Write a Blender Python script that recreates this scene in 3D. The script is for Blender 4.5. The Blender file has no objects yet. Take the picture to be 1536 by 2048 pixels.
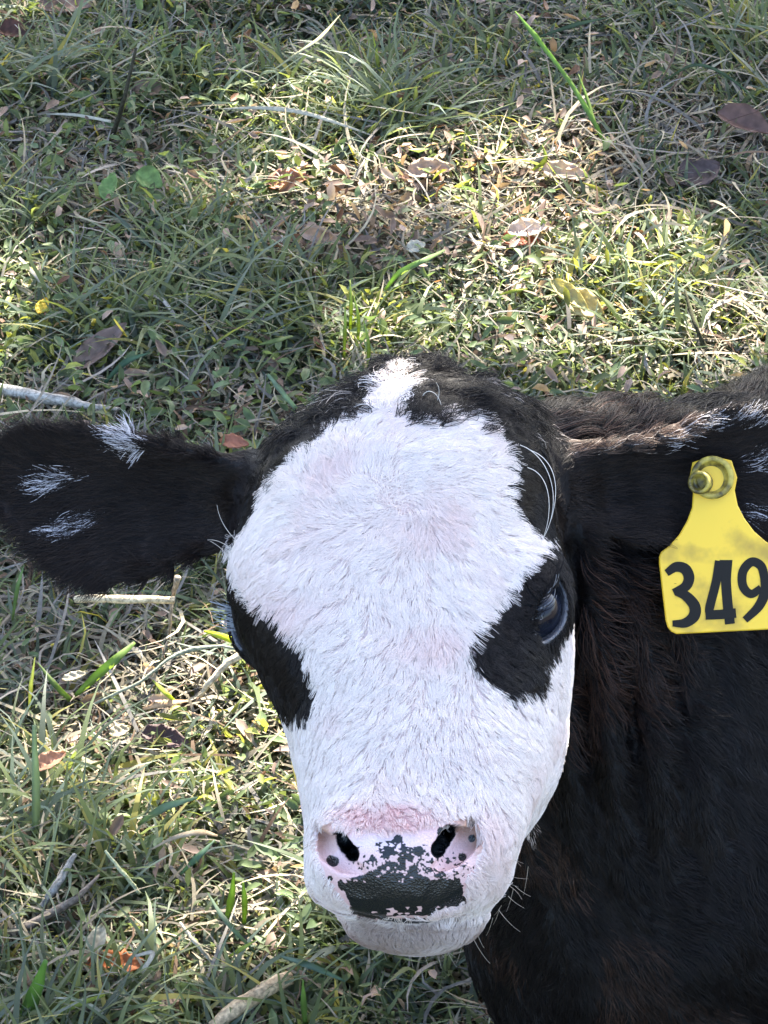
import bpy, math, random
import numpy as np

random.seed(7)
rng = np.random.default_rng(7)
scene = bpy.context.scene
COL = scene.collection

# ------------------------------------------------------------------ camera
# camera-aligned frame: x right, y up in the picture, z towards the camera; origin T is 2 m in front of the lens
PITCH = math.radians(36)
T = np.array([0.0, 0.0, 0.45])
RX = np.array([1.0, 0, 0])
UY = np.array([0.0, math.sin(PITCH), math.cos(PITCH)])
BZ = np.array([0.0, -math.cos(PITCH), math.sin(PITCH)])
CAMP = T + 2.0 * BZ
cam = bpy.data.cameras.new('camera')
cam.lens = 135.0
cam.sensor_width = 36.0
cam.clip_start = 0.05
cam.clip_end = 400
cam_o = bpy.data.objects.new('camera', cam)
cam_o.location = CAMP
cam_o.rotation_euler = (math.radians(90) - PITCH, 0, 0)
COL.objects.link(cam_o)
scene.camera = cam_o

# ------------------------------------------------------------------ light
SUN = np.array([0.22, 0.64, 0.74]); SUN = SUN / np.linalg.norm(SUN)      # towards the sun: behind the calf, a little to the right
sun_el = math.asin(SUN[2])
sun_az = math.atan2(SUN[0], SUN[1])
world = bpy.data.worlds.new('World')
scene.world = world
world.use_nodes = True
wn = world.node_tree
sky = wn.nodes.new('ShaderNodeTexSky')
sky.sky_type = 'NISHITA'
sky.sun_disc = False
sky.sun_elevation = sun_el
sky.sun_rotation = sun_az
sky.air_density = 1.0
sky.dust_density = 3.0
sky.ozone_density = 1.0
bg = wn.nodes['Background']
bg.inputs['Strength'].default_value = 0.11
wn.links.new(sky.outputs[0], bg.inputs[0])
sl = bpy.data.lights.new('sun', 'SUN')
sl.energy = 5.0
sl.angle = math.radians(0.5)
sl.color = (1.0, 0.93, 0.80)
so = bpy.data.objects.new('sun', sl)
COL.objects.link(so)
from mathutils import Vector
so.rotation_euler = Vector(SUN).to_track_quat('Z', 'Y').to_euler()
so.location = SUN * 20
scene.view_settings.view_transform = 'Standard'
scene.view_settings.look = 'None'
scene.view_settings.exposure = 2.95
scene.view_settings.gamma = 1.0
scene.view_settings.use_curve_mapping = False
scene.cycles.max_bounces = 8
scene.cycles.transparent_max_bounces = 8

# ------------------------------------------------------------------ small maths
def to_world(c):
    c = np.asarray(c, float)
    return T + c[..., 0:1] * RX + c[..., 1:2] * UY + c[..., 2:3] * BZ

def to_cam(p):
    q = np.asarray(p) - T
    return np.stack([q @ RX, q @ UY, q @ BZ], -1)

def pc(u, v, z):
    """photo pixel at camera-frame depth z -> camera-frame point"""
    d = (2.0 - z) / 2.0
    return np.array([(u - 768) / 3840 * d, (1024 - v) / 3840 * d, z])

def pw(u, v, z):
    return to_world(pc(u, v, z))

def proj(c):
    d = (2.0 - c[..., 2]) / 2.0
    return 768 + c[..., 0] / d * 3840, 1024 - c[..., 1] / d * 3840

def gp(u, v, h=0.0):
    """photo pixel -> point at height h over the ground"""
    d = pw(u, v, 0.0) - CAMP
    t = (h - CAMP[2]) / d[2]
    return CAMP + d * t

def unit(a):
    return a / np.maximum(np.linalg.norm(a, axis=-1, keepdims=True), 1e-12)

def sstep(a, b, x):
    t = np.clip((x - a) / (b - a), 0, 1)
    return t * t * (3 - 2 * t)

def hash3(i, j, k, seed):
    h = (i * 374761393 + j * 668265263 + k * 2147483647 + seed * 974634777) & 0xFFFFFFFF
    h = ((h ^ (h >> 13)) * 1274126177) & 0xFFFFFFFF
    h = h ^ (h >> 16)
    return (h & 0xFFFF) / 65535.0

def noise3(p, freq, seed=0):
    """value noise in -1..1"""
    q = np.asarray(p, float) * freq
    f = np.floor(q)
    t = q - f
    t = t * t * (3 - 2 * t)
    i = f.astype(np.int64)
    r = 0
    for a in (0, 1):
        for b in (0, 1):
            for c in (0, 1):
                w = (t[..., 0] if a else 1 - t[..., 0]) * (t[..., 1] if b else 1 - t[..., 1]) * (t[..., 2] if c else 1 - t[..., 2])
                r = r + w * hash3(i[..., 0] + a, i[..., 1] + b, i[..., 2] + c, seed)
    return r * 2 - 1

def in_poly(u, v, poly):
    inside = np.zeros(u.shape, bool)
    n = len(poly)
    for k in range(n):
        x1, y1 = poly[k]
        x2, y2 = poly[(k + 1) % n]
        if y1 == y2:
            continue
        c = ((y1 > v) != (y2 > v)) & (u < (x2 - x1) * (v - y1) / (y2 - y1) + x1)
        inside ^= c
    return inside

# ------------------------------------------------------------------ object helpers
def tag(o, label=None, cat=None, group=None, kind=None):
    for k, val in (('label', label), ('category', cat), ('group', group), ('kind', kind)):
        if val:
            o[k] = val
    return o

def empty(name, loc):
    o = bpy.data.objects.new(name, None)
    o.empty_display_size = 0.05
    o.location = loc
    COL.objects.link(o)
    return o

def link_child(o, parent):
    COL.objects.link(o)
    if parent is not None:
        o.parent = parent
        if parent.type == 'EMPTY':
            o.matrix_parent_inverse = __import__('mathutils').Matrix.Translation(parent.location).inverted()
    return o

def mesh_np(name, verts, faces, mat, parent=None, col=None, smooth=True, extra=None):
    """faces: (M,3) or (M,4) int array, or list of lists"""
    me = bpy.data.meshes.new(name)
    verts = np.ascontiguousarray(verts, np.float32)
    if isinstance(faces, np.ndarray):
        m, k = faces.shape
        me.vertices.add(len(verts))
        me.vertices.foreach_set('co', verts.ravel())
        me.loops.add(m * k)
        me.polygons.add(m)
        me.loops.foreach_set('vertex_index', np.ascontiguousarray(faces, np.int32).ravel())
        me.polygons.foreach_set('loop_start', np.arange(0, m * k, k, dtype=np.int32))
        me.update(calc_edges=True)
    else:
        me.from_pydata([tuple(map(float, x)) for x in verts], [], [list(map(int, f)) for f in faces])
        me.update()
    if smooth:
        me.polygons.foreach_set('use_smooth', np.ones(len(me.polygons), bool))
    if col is not None:
        a = me.attributes.new('col', 'FLOAT_COLOR', 'POINT')
        c4 = np.ones((len(verts), 4), np.float32)
        c4[:, :3] = col
        a.data.foreach_set('color', c4.ravel())
    if extra:
        for nm, vals in extra.items():
            a = me.attributes.new(nm, 'FLOAT', 'POINT')
            a.data.foreach_set('value', np.asarray(vals, np.float32))
    me.materials.append(mat)
    o = bpy.data.objects.new(name, me)
    return link_child(o, parent)

def curves_np(name, pts, radii, col, mat, parent=None):
    """pts (N,K,3), radii (N,K), col (N,3)"""
    n, k = pts.shape[:2]
    c = bpy.data.hair_curves.new(name)
    c.add_curves([k] * n)
    c.attributes['position'].data.foreach_set('vector', np.ascontiguousarray(pts, np.float32).ravel())
    a = c.attributes.new('radius', 'FLOAT', 'POINT')
    a.data.foreach_set('value', np.ascontiguousarray(radii, np.float32).ravel())
    a = c.attributes.new('col', 'FLOAT_COLOR', 'CURVE')
    c4 = np.ones((n, 4), np.float32)
    c4[:, :3] = col
    a.data.foreach_set('color', c4.ravel())
    c.materials.append(mat)
    o = bpy.data.objects.new(name, c)
    return link_child(o, parent)

# ------------------------------------------------------------------ materials
def new_mat(name):
    m = bpy.data.materials.new(name)
    m.use_nodes = True
    nt = m.node_tree
    return m, nt, nt.nodes['Principled BSDF'], nt.nodes['Material Output']

def attr_mat(name, rough=0.6, spec=0.3, trans=0.0, trans_tint=(1, 1, 1), noise=None, bump=None, rough_attr=None):
    """base colour from the mesh's own colour attribute, optional thin-leaf translucency, grain and fine relief"""
    m, nt, p, out = new_mat(name)
    at = nt.nodes.new('ShaderNodeAttribute')
    at.attribute_name = 'col'
    csock = at.outputs['Color']
    if noise:
        tc = nt.nodes.new('ShaderNodeTexCoord')
        nz = nt.nodes.new('ShaderNodeTexNoise')
        nz.inputs['Scale'].default_value = noise[0]
        nz.inputs['Detail'].default_value = 5
        nt.links.new(tc.outputs['Object'], nz.inputs['Vector'])
        mp = nt.nodes.new('ShaderNodeMapRange')
        mp.inputs['From Min'].default_value = 0.3
        mp.inputs['From Max'].default_value = 0.7
        mp.inputs['To Min'].default_value = 1 - noise[1]
        mp.inputs['To Max'].default_value = 1 + noise[1]
        nt.links.new(nz.outputs['Fac'], mp.inputs['Value'])
        mx = nt.nodes.new('ShaderNodeVectorMath')
        mx.operation = 'SCALE'
        nt.links.new(csock, mx.inputs[0])
        nt.links.new(mp.outputs[0], mx.inputs['Scale'])
        csock = mx.outputs[0]
    nt.links.new(csock, p.inputs['Base Color'])
    p.inputs['Roughness'].default_value = rough
    p.inputs['Specular IOR Level'].default_value = spec
    if rough_attr:
        ra = nt.nodes.new('ShaderNodeAttribute')
        ra.attribute_name = rough_attr
        nt.links.new(ra.outputs['Fac'], p.inputs['Roughness'])
    if bump:
        tc = nt.nodes.new('ShaderNodeTexCoord')
        nz = nt.nodes.new('ShaderNodeTexVoronoi' if bump[2:] else 'ShaderNodeTexNoise')
        nz.inputs['Scale'].default_value = bump[0]
        nt.links.new(tc.outputs['Object'], nz.inputs['Vector'])
        b = nt.nodes.new('ShaderNodeBump')
        b.inputs['Strength'].default_value = bump[1]
        b.inputs['Distance'].default_value = 0.001
        nt.links.new(nz.outputs[0], b.inputs['Height'])
        nt.links.new(b.outputs[0], p.inputs['Normal'])
    if trans:
        tl = nt.nodes.new('ShaderNodeBsdfTranslucent')
        vm = nt.nodes.new('ShaderNodeVectorMath')
        vm.operation = 'MULTIPLY'
        vm.inputs[1].default_value = trans_tint
        nt.links.new(csock, vm.inputs[0])
        nt.links.new(vm.outputs[0], tl.inputs['Color'])
        ms = nt.nodes.new('ShaderNodeMixShader')
        ms.inputs[0].default_value = trans
        nt.links.new(p.outputs[0], ms.inputs[1])
        nt.links.new(tl.outputs[0], ms.inputs[2])
        nt.links.new(ms.outputs[0], out.inputs['Surface'])
    return m

MAT_SKIN = attr_mat('calf_skin', rough_attr='rough', spec=0.5, bump=(900, 0.35, 1))
MAT_FUR = attr_mat('calf_fur', rough=0.42, spec=0.2)
MAT_WHITE_FUR = attr_mat('calf_white_fur', rough=0.7, spec=0.15, trans=0.25)
MAT_GRASS = attr_mat('grass_blades', rough=0.5, spec=0.35, trans=0.48, trans_tint=(1.65, 1.55, 0.65))
MAT_DRY = attr_mat('dry_stalks', rough=0.75, spec=0.2, trans=0.2, noise=(300, 0.2))
MAT_STICK = attr_mat('weathered_stem', rough=0.85, spec=0.15, noise=(420, 0.45), bump=(700, 0.6))
MAT_LEAF = attr_mat('leaf_surface', rough=0.55, spec=0.3, trans=0.35, trans_tint=(1.4, 1.4, 0.8), noise=(120, 0.3))
MAT_EYE = attr_mat('eye_surface', rough=0.04, spec=0.32)
MAT_BARK = attr_mat('tree_bark', rough=0.9, spec=0.1, noise=(6, 0.4), bump=(12, 0.8))

# ------------------------------------------------------------------ ground
m, nt, p, out = new_mat('soil_and_thatch')
tc = nt.nodes.new('ShaderNodeTexCoord')
n1 = nt.nodes.new('ShaderNodeTexNoise'); n1.inputs['Scale'].default_value = 60; n1.inputs['Detail'].default_value = 8
n2 = nt.nodes.new('ShaderNodeTexNoise'); n2.inputs['Scale'].default_value = 3; n2.inputs['Detail'].default_value = 4
nt.links.new(tc.outputs['Object'], n1.inputs['Vector']); nt.links.new(tc.outputs['Object'], n2.inputs['Vector'])
r1 = nt.nodes.new('ShaderNodeValToRGB')
r1.color_ramp.elements[0].position = 0.3; r1.color_ramp.elements[0].color = (0.014, 0.011, 0.007, 1)
r1.color_ramp.elements[1].position = 0.75; r1.color_ramp.elements[1].color = (0.085, 0.066, 0.045, 1)
r2 = nt.nodes.new('ShaderNodeValToRGB')
r2.color_ramp.elements[0].position = 0.35; r2.color_ramp.elements[0].color = (0.035, 0.05, 0.018, 1)
r2.color_ramp.elements[1].position = 0.65; r2.color_ramp.elements[1].color = (0.09, 0.08, 0.045, 1)
mx = nt.nodes.new('ShaderNodeMix'); mx.data_type = 'RGBA'; mx.inputs[0].default_value = 0.4
nt.links.new(n1.outputs['Fac'], r1.inputs[0]); nt.links.new(n2.outputs['Fac'], r2.inputs[0])
nt.links.new(r1.outputs[0], mx.inputs[6]); nt.links.new(r2.outputs[0], mx.inputs[7])
nt.links.new(mx.outputs[2], p.inputs['Base Color'])
p.inputs['Roughness'].default_value = 0.95
b = nt.nodes.new('ShaderNodeBump'); b.inputs['Strength'].default_value = 0.8; b.inputs['Distance'].default_value = 0.01
nt.links.new(n1.outputs['Fac'], b.inputs['Height']); nt.links.new(b.outputs[0], p.inputs['Normal'])
MAT_SOIL = m

def ground_z(x, y):
    q = np.stack([x, y, np.zeros_like(x)], -1)
    return 0.008 * noise3(q, 6.0, 3) + 0.004 * noise3(q, 17.0, 4) - 0.004

near = np.linspace(-1.6, 2.6, 170)
far = np.array([-120, -60, -30, -14, -7, -3.5, -2.2])
gx = np.concatenate([far, near, -far[::-1] + 1.0])
X, Y = np.meshgrid(gx, gx, indexing='ij')
fade = sstep(3.0, 2.0, np.maximum(abs(X), abs(Y)))
Z = ground_z(X, Y) * fade - 0.004 * (1 - fade)
n = len(gx)
idx = np.arange(n * n).reshape(n, n)
F = np.stack([idx[:-1, :-1], idx[1:, :-1], idx[1:, 1:], idx[:-1, 1:]], -1).reshape(-1, 4)
g = mesh_np('ground', np.stack([X, Y, Z], -1).reshape(-1, 3), F, MAT_SOIL)
tag(g, 'brown soil and thatch under the pasture grass', kind='structure')

# ------------------------------------------------------------------ the calf as one signed distance field
def smin(a, b, k):
    h = np.maximum(k - np.abs(a - b), 0) / k
    return np.minimum(a, b) - h * h * k * 0.25

def smax(a, b, k):
    return -smin(-a, -b, k)

def d_ell(p, c, r, R=None):
    q = p - c
    if R is not None:
        q = q @ R
    k0 = np.linalg.norm(q / r, axis=-1)
    k1 = np.linalg.norm(q / (np.asarray(r) ** 2), axis=-1)
    return k0 * (k0 - 1.0) / np.maximum(k1, 1e-9)

def d_cone(p, a, b, ra, rb):
    a = np.asarray(a, float); b = np.asarray(b, float)
    ab = b - a
    t = np.clip(((p - a) @ ab) / (ab @ ab), 0, 1)
    return np.linalg.norm(p - a - t[..., None] * ab, axis=-1) - (ra + (rb - ra) * t)

# head sections, top to bottom: photo row, left, right, depth of the outline, of the front, of the back, roundness
HEAD = np.array([
    (760, 755, 890, -.055, -.040, -.07, 2.2), (763, 738, 925, -.052, -.030, -.08, 2.2), (768, 722, 955, -.05, -.014, -.09, 2.2),
    (795, 684, 1004, -.047, .006, -.105, 2.2), (830, 615, 1056, -.044, .024, -.115, 2.2), (900, 545, 1094, -.038, .042, -.125, 2.25),
    (1000, 498, 1106, -.030, .056, -.13, 2.3), (1100, 472, 1118, -.020, .068, -.13, 2.35), (1180, 464, 1133, -.010, .076, -.13, 2.4),
    (1250, 480, 1142, 0.0, .083, -.125, 2.4), (1300, 502, 1141, .008, .089, -.115, 2.35), (1400, 550, 1130, .020, .099, -.10, 2.2),
    (1480, 580, 1120, .030, .108, -.085, 2.2), (1550, 598, 1096, .040, .116, -.07, 2.3), (1600, 612, 1072, .050, .122, -.05, 2.4),
    (1650, 618, 1050, .058, .128, -.03, 2.6), (1700, 618, 1032, .064, .131, -.01, 2.7), (1750, 618, 1020, .066, .129, .0, 2.7),
    (1785, 628, 1000, .066, .124, .008, 2.6), (1812, 664, 970, .064, .114, .016, 2.4), (1828, 690, 930, .062, .104, .024, 2.2),
    (1838, 760, 860, .060, .085, .04, 2.0)])
_hy, _hx0, _hx1 = [], [], []
for r in HEAD:
    a = pc(r[1], r[0], r[3]); b2 = pc(r[2], r[0], r[3])
    _hy.append(a[1]); _hx0.append(a[0]); _hx1.append(b2[0])
_hy = np.array(_hy)[::-1]
FY = np.linspace(_hy[0], _hy[-1], 500)
def _tab(vals, sig=9):
    t = np.interp(FY, _hy, np.asarray(vals)[::-1])
    k = np.exp(-0.5 * (np.arange(-30, 31) / sig) ** 2); k /= k.sum()
    tp = np.concatenate([np.full(30, t[0]), t, np.full(30, t[-1])])
    return np.convolve(tp, k, 'valid')
T_X0, T_X1 = _tab(_hx0, 5), _tab(_hx1, 5)
T_ZC, T_ZF, T_ZB, T_N = _tab(HEAD[:, 3]), _tab(HEAD[:, 4], 6), _tab(HEAD[:, 5]), _tab(HEAD[:, 6])
YLO, YHI = FY[0], FY[-1]

def head_r(c):
    y = c[..., 1]
    yi = (np.clip(y, YLO, YHI) - YLO) / (YHI - YLO) * 499
    i0 = np.minimum(yi.astype(int), 498)
    t = yi - i0
    L = lambda tb: tb[i0] * (1 - t) + tb[i0 + 1] * t
    x0, x1, zc, zf, zb, n = L(T_X0), L(T_X1), L(T_ZC), L(T_ZF), L(T_ZB), L(T_N)
    w = np.maximum((x1 - x0) / 2, .004)
    dz = c[..., 2] - zc
    h = np.where(dz > 0, np.maximum(zf - zc, .004), np.maximum(zc - zb, .004))
    a = np.abs(c[..., 0] - (x0 + x1) / 2) / w
    b_ = np.abs(dz) / h
    over = np.maximum(np.maximum(y - YHI, YLO - y), 0) / 0.008
    return (a ** n + b_ ** n + over ** 2 + 1e-9) ** (1 / n)

def d_headloft(c):
    e = 0.0015
    r = head_r(c)
    g2 = 0
    for k in range(3):
        q = c.copy(); q[..., k] += e
        g2 = g2 + ((head_r(q) - r) / e) ** 2
    g = np.sqrt(g2)
    return (r - 1) / np.clip(g, 6.0, 220.0)

# eyes (camera frame): centre, outward, long axis of the lids
def frame_eye(cen, nrm, axis2d):
    nrm = unit(np.array(nrm, float))
    la = np.array([axis2d[0], axis2d[1], 0.0])
    la = unit(la - nrm * (la @ nrm))
    return np.array(cen), nrm, la, np.cross(nrm, la)
RE = 0.0172

def d_eye_lids(c, d, eye):
    E, nrm, la, lb = eye
    q = c - E
    a, b_, o = q @ la, q @ lb, q @ nrm
    bump = np.linalg.norm(q / np.array([1.0, 1.0, 1.0]), axis=-1) - (RE + .0024)
    d = smin(d, bump, .012)
    k = 10.5e-3; R = 20.2e-3
    ves = np.sqrt(a * a + (np.abs(b_) + k) ** 2) - R
    cut = np.maximum(ves, -(o - .004))
    return smax(d, -cut, .0022)

# ears (camera frame): along the axis s, across t, out of the plane n
def make_ear(base, tip, face, L, up, down, cup):
    base = np.array(base); ex = unit(np.array(tip) - base)
    en = np.array(face, float); en = unit(en - ex * (en @ ex))
    et = np.cross(en, ex)
    if et[1] < 0:
        et = -et
    return dict(base=base, ex=ex, en=en, et=et, L=L, up=up, down=down, cup=cup)
_px = 1 / 3840
EAR_L = make_ear(pc(520, 985, -.045), pc(-8, 990, -.06), (0.10, -.18, 1), 0.152,
                 [(0, 70), (.1, 80), (.27, 112), (.45, 134), (.63, 145), (.8, 142), (.9, 112), (.97, 60), (1, 15)],
                 [(0, 75), (.1, 85), (.22, 120), (.36, 158), (.55, 180), (.68, 162), (.8, 105), (.9, 40), (.97, 14), (1, 8)], .030)
EAR_R = make_ear(pc(1105, 970, -.045), pc(1640, 935, -.055), (-0.10, -.22, 1), 0.143,
                 [(0, 80), (.1, 80), (.3, 95), (.45, 112), (.6, 132), (.75, 135), (.9, 105), (1, 20)],
                 [(0, 75), (.1, 90), (.25, 110), (.45, 135), (.6, 150), (.78, 130), (.92, 80), (1, 15)], .026)

def ear_coords(c, ear):
    q = c - ear['base']
    return (q @ ear['ex']) / ear['L'], q @ ear['et'], q @ ear['en']

def d_ear(c, ear):
    s, t, n_ = ear_coords(c, ear)
    sc = np.clip(s, 0, 1)
    U = np.array(ear['up'], float); D = np.array(ear['down'], float)
    wu = np.interp(sc, U[:, 0], U[:, 1]) * _px
    wd = np.interp(sc, D[:, 0], D[:, 1]) * _px
    w = np.where(t > 0, wu, wd)
    a = np.abs(t) / w
    n0 = ear['cup'] * (np.minimum(a, 1.15) ** 2 - .45) * (0.35 + .9 * sstep(.95, .2, sc)) * sstep(0, .25, sc)
    th = .0062 + .006 * (1 - sc) ** 2
    over = np.maximum(np.maximum(s - 1, -s), 0) * ear['L'] / .006
    r = np.sqrt(np.minimum(a, 6) ** 4 + ((n_ - n0) / th) ** 2 + over ** 2 + 1e-9)
    return (r - 1) * th * .75

def chain(c, pts, radii):
    d = 1e9
    for k in range(len(pts) - 1):
        d = np.minimum(d, d_cone(c, pts[k], pts[k + 1], radii[k], radii[k + 1]))
    return d

ax_t = unit(np.array([.90, .43, 0.0])); ay_t = np.array([-ax_t[1], ax_t[0], 0]); R_T = np.stack([ax_t, ay_t, np.array([0, 0, 1.0])], -1)

def surf_z(u, v):
    """depth of the bare head loft under a photo pixel"""
    z = np.linspace(.16, -.1, 521)
    c = np.array([pc(u, v, k) for k in z])
    r = head_r(c)
    e = np.linalg.norm((c - pc(795, 1705, .112)) / np.array([.040, .026, .0215]), axis=1)
    i = np.argmax((r < 1) | (e < 1))
    return z[i]

def on_face(u, v, dz=0.0):
    return pc(u, v, surf_z(u, v) + dz)

_nR = unit(np.array([.60, .04, .80])); _nL = unit(np.array([-.90, .02, .42]))
EYE_R = frame_eye(on_face(1084, 1222) - _nR * .0106, _nR, (.60, .95))
EYE_L = frame_eye(pc(536, 1248, -.014) , _nL, (-.45, .95))
NOSTRIL_L = [on_face(645, 1662, -.003), on_face(654, 1694, -.003), on_face(688, 1722, -.001), on_face(716, 1742, .002)]
NOSTRIL_R = [on_face(938, 1648, -.003), on_face(938, 1680, -.003), on_face(904, 1712, -.001), on_face(876, 1734, .002)]
HOLE_L = [(on_face(u, v, .002), on_face(u, v, -.026) + np.array([.004, .002, 0])) for u, v in ((678, 1682), (688, 1695), (700, 1708))]
HOLE_R = [(on_face(u, v, .002), on_face(u, v, -.026) + np.array([-.004, .002, 0])) for u, v in ((898, 1668), (890, 1684), (880, 1699))]
MOUTH = [pc(u, v, z) for u, v, z in ((640, 1788, .085), (690, 1822, .100), (740, 1833, .108), (820, 1836, .109), (890, 1826, .107), (950, 1806, .098), (1000, 1775, .08))]

def sdf(p):
    """p (N,3) world -> distance, with the ears and head kept for colouring"""
    c = to_cam(p)
    N = len(p)
    # trunk and neck (world frame)
    d = d_ell(p, np.array([.58, .36, .180]), np.array([.44, .19, .19]), R_T)
    d = smin(d, d_ell(p, np.array([.92, .53, .170]), np.array([.17, .16, .17])), .08)
    d = smin(d, d_ell(p, np.array([.31, .215, .198]), np.array([.19, .155, .182])), .07)
    d = smin(d, d_ell(p, np.array([.198, .085, .150]), np.array([.158, .125, .150])), .06)
    d = smin(d, d_cone(p, (.045, .070, .390), (.135, .11, .292), .066, .110), .05)
    d = smin(d, d_cone(p, (.135, .11, .292), (.23, .165, .228), .110, .142), .05)
    d = smin(d, d_cone(p, (.07, .06, .30), (.19, .06, .20), .055, .11), .06)
    d = smin(d, d_ell(p, np.array([.165, .05, .085]), np.array([.095, .08, .10])), .05)    # brisket
    d = smin(d, d_ell(p, np.array([.335, .06, .24]), np.array([.10, .07, .13])), .04)      # shoulder
    d = smin(d, d_cone(p, (.36, .02, .13), (.27, -.10, .06), .055, .04), .04)              # folded fore leg
    d = smin(d, d_cone(p, (.27, -.10, .055), (.43, -.09, .04), .036, .028), .02)
    d = smin(d, d_ell(p, np.array([.84, .34, .14]), np.array([.17, .11, .14])), .05)       # thigh
    d = smin(d, d_cone(p, (.72, .26, .10), (1.0, .32, .055), .05, .035), .03)
    d = smin(d, d_cone(p, (1.0, .32, .05), (.78, .16, .035), .032, .028), .02)
    d = smin(d, d_cone(p, (1.06, .61, .25), (1.12, .58, .11), .022, .016), .03)            # tail
    d = smin(d, d_cone(p, (1.12, .58, .11), (1.08, .48, .03), .016, .02), .02)
    # loose skin folds down the side of the neck
    fu = (c[:, 0] + .018 * (c[:, 1]) ) * 1.0
    fold = .0085 * np.sin(c[:, 0] * 260 + 30 * c[:, 1] + 3.2 * noise3(c, 11, 8)) * (.55 + .6 * noise3(c, 16, 18)) * np.exp(-((c[:, 0] - .125) / .055) ** 2 - ((c[:, 1] + .10) / .13) ** 2)
    d = d - fold
    near = (c[:, 0] > -.26) & (c[:, 0] < .30) & (c[:, 1] > -.30) & (c[:, 1] < .16) & (c[:, 2] > -.22) & (c[:, 2] < .2)
    if near.any():
        q = c[near]
        dn = d[near]
        h = d_headloft(q)
        # jaw, chin and nose pad
        h = smin(h, d_ell(q, pc(826, 1836, .056), np.array([.0345, .0165, .046])), .009)
        h = smin(h, d_ell(q, pc(795, 1705, .112), np.array([.040, .026, .0215])), .012)
        h = smin(h, d_ell(q, pc(990, 1470, .0), np.array([.030, .055, .05])), .02)
        h = smin(h, d_ell(q, pc(1060, 1165, .03), np.array([.017, .014, .02])), .02)       # brow
        h = h + .0011 * np.exp(-((q[:, 1] + .093 + .10 * q[:, 0] + .004 * noise3(q, 40, 9)) / .007) ** 2) * sstep(.05, .08, q[:, 2]) * (.6 + .5 * noise3(q, 30, 10))      # crease over the bridge of the nose
        h = h - .0013 * noise3(q, 38, 5) - .0006 * noise3(q, 85, 6) - .00055 * (1 - 2 * np.abs(noise3(q + .006 * noise3(q, 45, 12)[:, None], 95, 11)))
        h = d_eye_lids(q, h, EYE_R)
        h = d_eye_lids(q, h, EYE_L)
        h = smax(h, -chain(q, NOSTRIL_L, (.0045, .0062, .0058, .0028)), .0025)
        h = smax(h, -chain(q, NOSTRIL_R, (.0045, .0062, .0058, .0028)), .0025)
        for a_, b_ in HOLE_L + HOLE_R:
            h = smax(h, -d_cone(q, a_, b_, .0042, .0030), .002)
        h = smax(h, -chain(q, MOUTH, (.002,) + (.0028,) * 5 + (.002,)), .003)
        dn = smin(dn, h, .022)
        dn = smin(dn, d_ear(q, EAR_L), .020)
        dn = smin(dn, d_ear(q, EAR_R), .020)
        d[near] = dn
    return np.maximum(d, .004 - p[:, 2] - .004)

def grad(p, e=0.0006):
    d0 = sdf(p)
    g = np.empty_like(p)
    for k in range(3):
        q = p.copy(); q[:, k] += e
        g[:, k] = (sdf(q) - d0) / e
    return d0, g

def surface_nets(lo, hi, h):
    nx, ny, nz = [int(math.ceil((hi[k] - lo[k]) / h)) + 1 for k in range(3)]
    ax = [lo[0] + h * np.arange(nx), lo[1] + h * np.arange(ny), lo[2] + h * np.arange(nz)]
    D = np.empty((nx, ny, nz), np.float32)
    step = max(1, 1500000 // (ny * nz))
    for s in range(0, nx, step):
        gx_, gy_, gz_ = np.meshgrid(ax[0][s:s + step], ax[1], ax[2], indexing='ij')
        D[s:s + step] = sdf(np.stack([gx_, gy_, gz_], -1).reshape(-1, 3)).reshape(gx_.shape)
    S = D < 0
    cnt = np.zeros((nx - 1, ny - 1, nz - 1), np.float32)
    acc = np.zeros((nx - 1, ny - 1, nz - 1, 3), np.float32)
    sl = lambda k, o: slice(o, o + (nx, ny, nz)[k] - 1)
    corners = [(a, b, c) for a in (0, 1) for b in (0, 1) for c in (0, 1)]
    for a in corners:
        for k in range(3):
            if a[k]:
                continue
            b2 = list(a); b2[k] = 1
            da = D[sl(0, a[0]), sl(1, a[1]), sl(2, a[2])]
            db = D[sl(0, b2[0]), sl(1, b2[1]), sl(2, b2[2])]
            x = (da < 0) != (db < 0)
            t = np.where(x, da / np.where(x, da - db, 1), 0)
            cnt += x
            for j in range(3):
                acc[..., j] += np.where(x, a[j] + (t if j == k else 0), 0)
    act = cnt > 0
    ids = -np.ones(act.shape, np.int64)
    ids[act] = np.arange(act.sum())
    ii = np.argwhere(act)
    V = (ii + acc[act] / cnt[act][:, None]) * h + np.array(lo)
    quads = []
    for k in range(3):
        i, j = [(1, 2), (2, 0), (0, 1)][k]
        s0 = [slice(1, -1)] * 3; s1 = [slice(1, -1)] * 3
        s0[k] = slice(0, -1); s1[k] = slice(1, None)
        A, B = S[tuple(s0)], S[tuple(s1)]
        e = np.argwhere(A != B)
        if len(e) == 0:
            continue
        flip = A[tuple(e.T)]
        base = e.copy()
        base[:, i] += 1; base[:, j] += 1
        def cell(di, dj):
            c = base.copy(); c[:, i] -= di; c[:, j] -= dj
            return ids[tuple(c.T)]
        q = np.stack([cell(1, 1), cell(0, 1), cell(0, 0), cell(1, 0)], -1)
        q[~flip] = q[~flip][:, ::-1]
        quads.append(q)
    Q = np.concatenate(quads)
    Q = Q[(Q >= 0).all(1)]
    return V, Q

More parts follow.
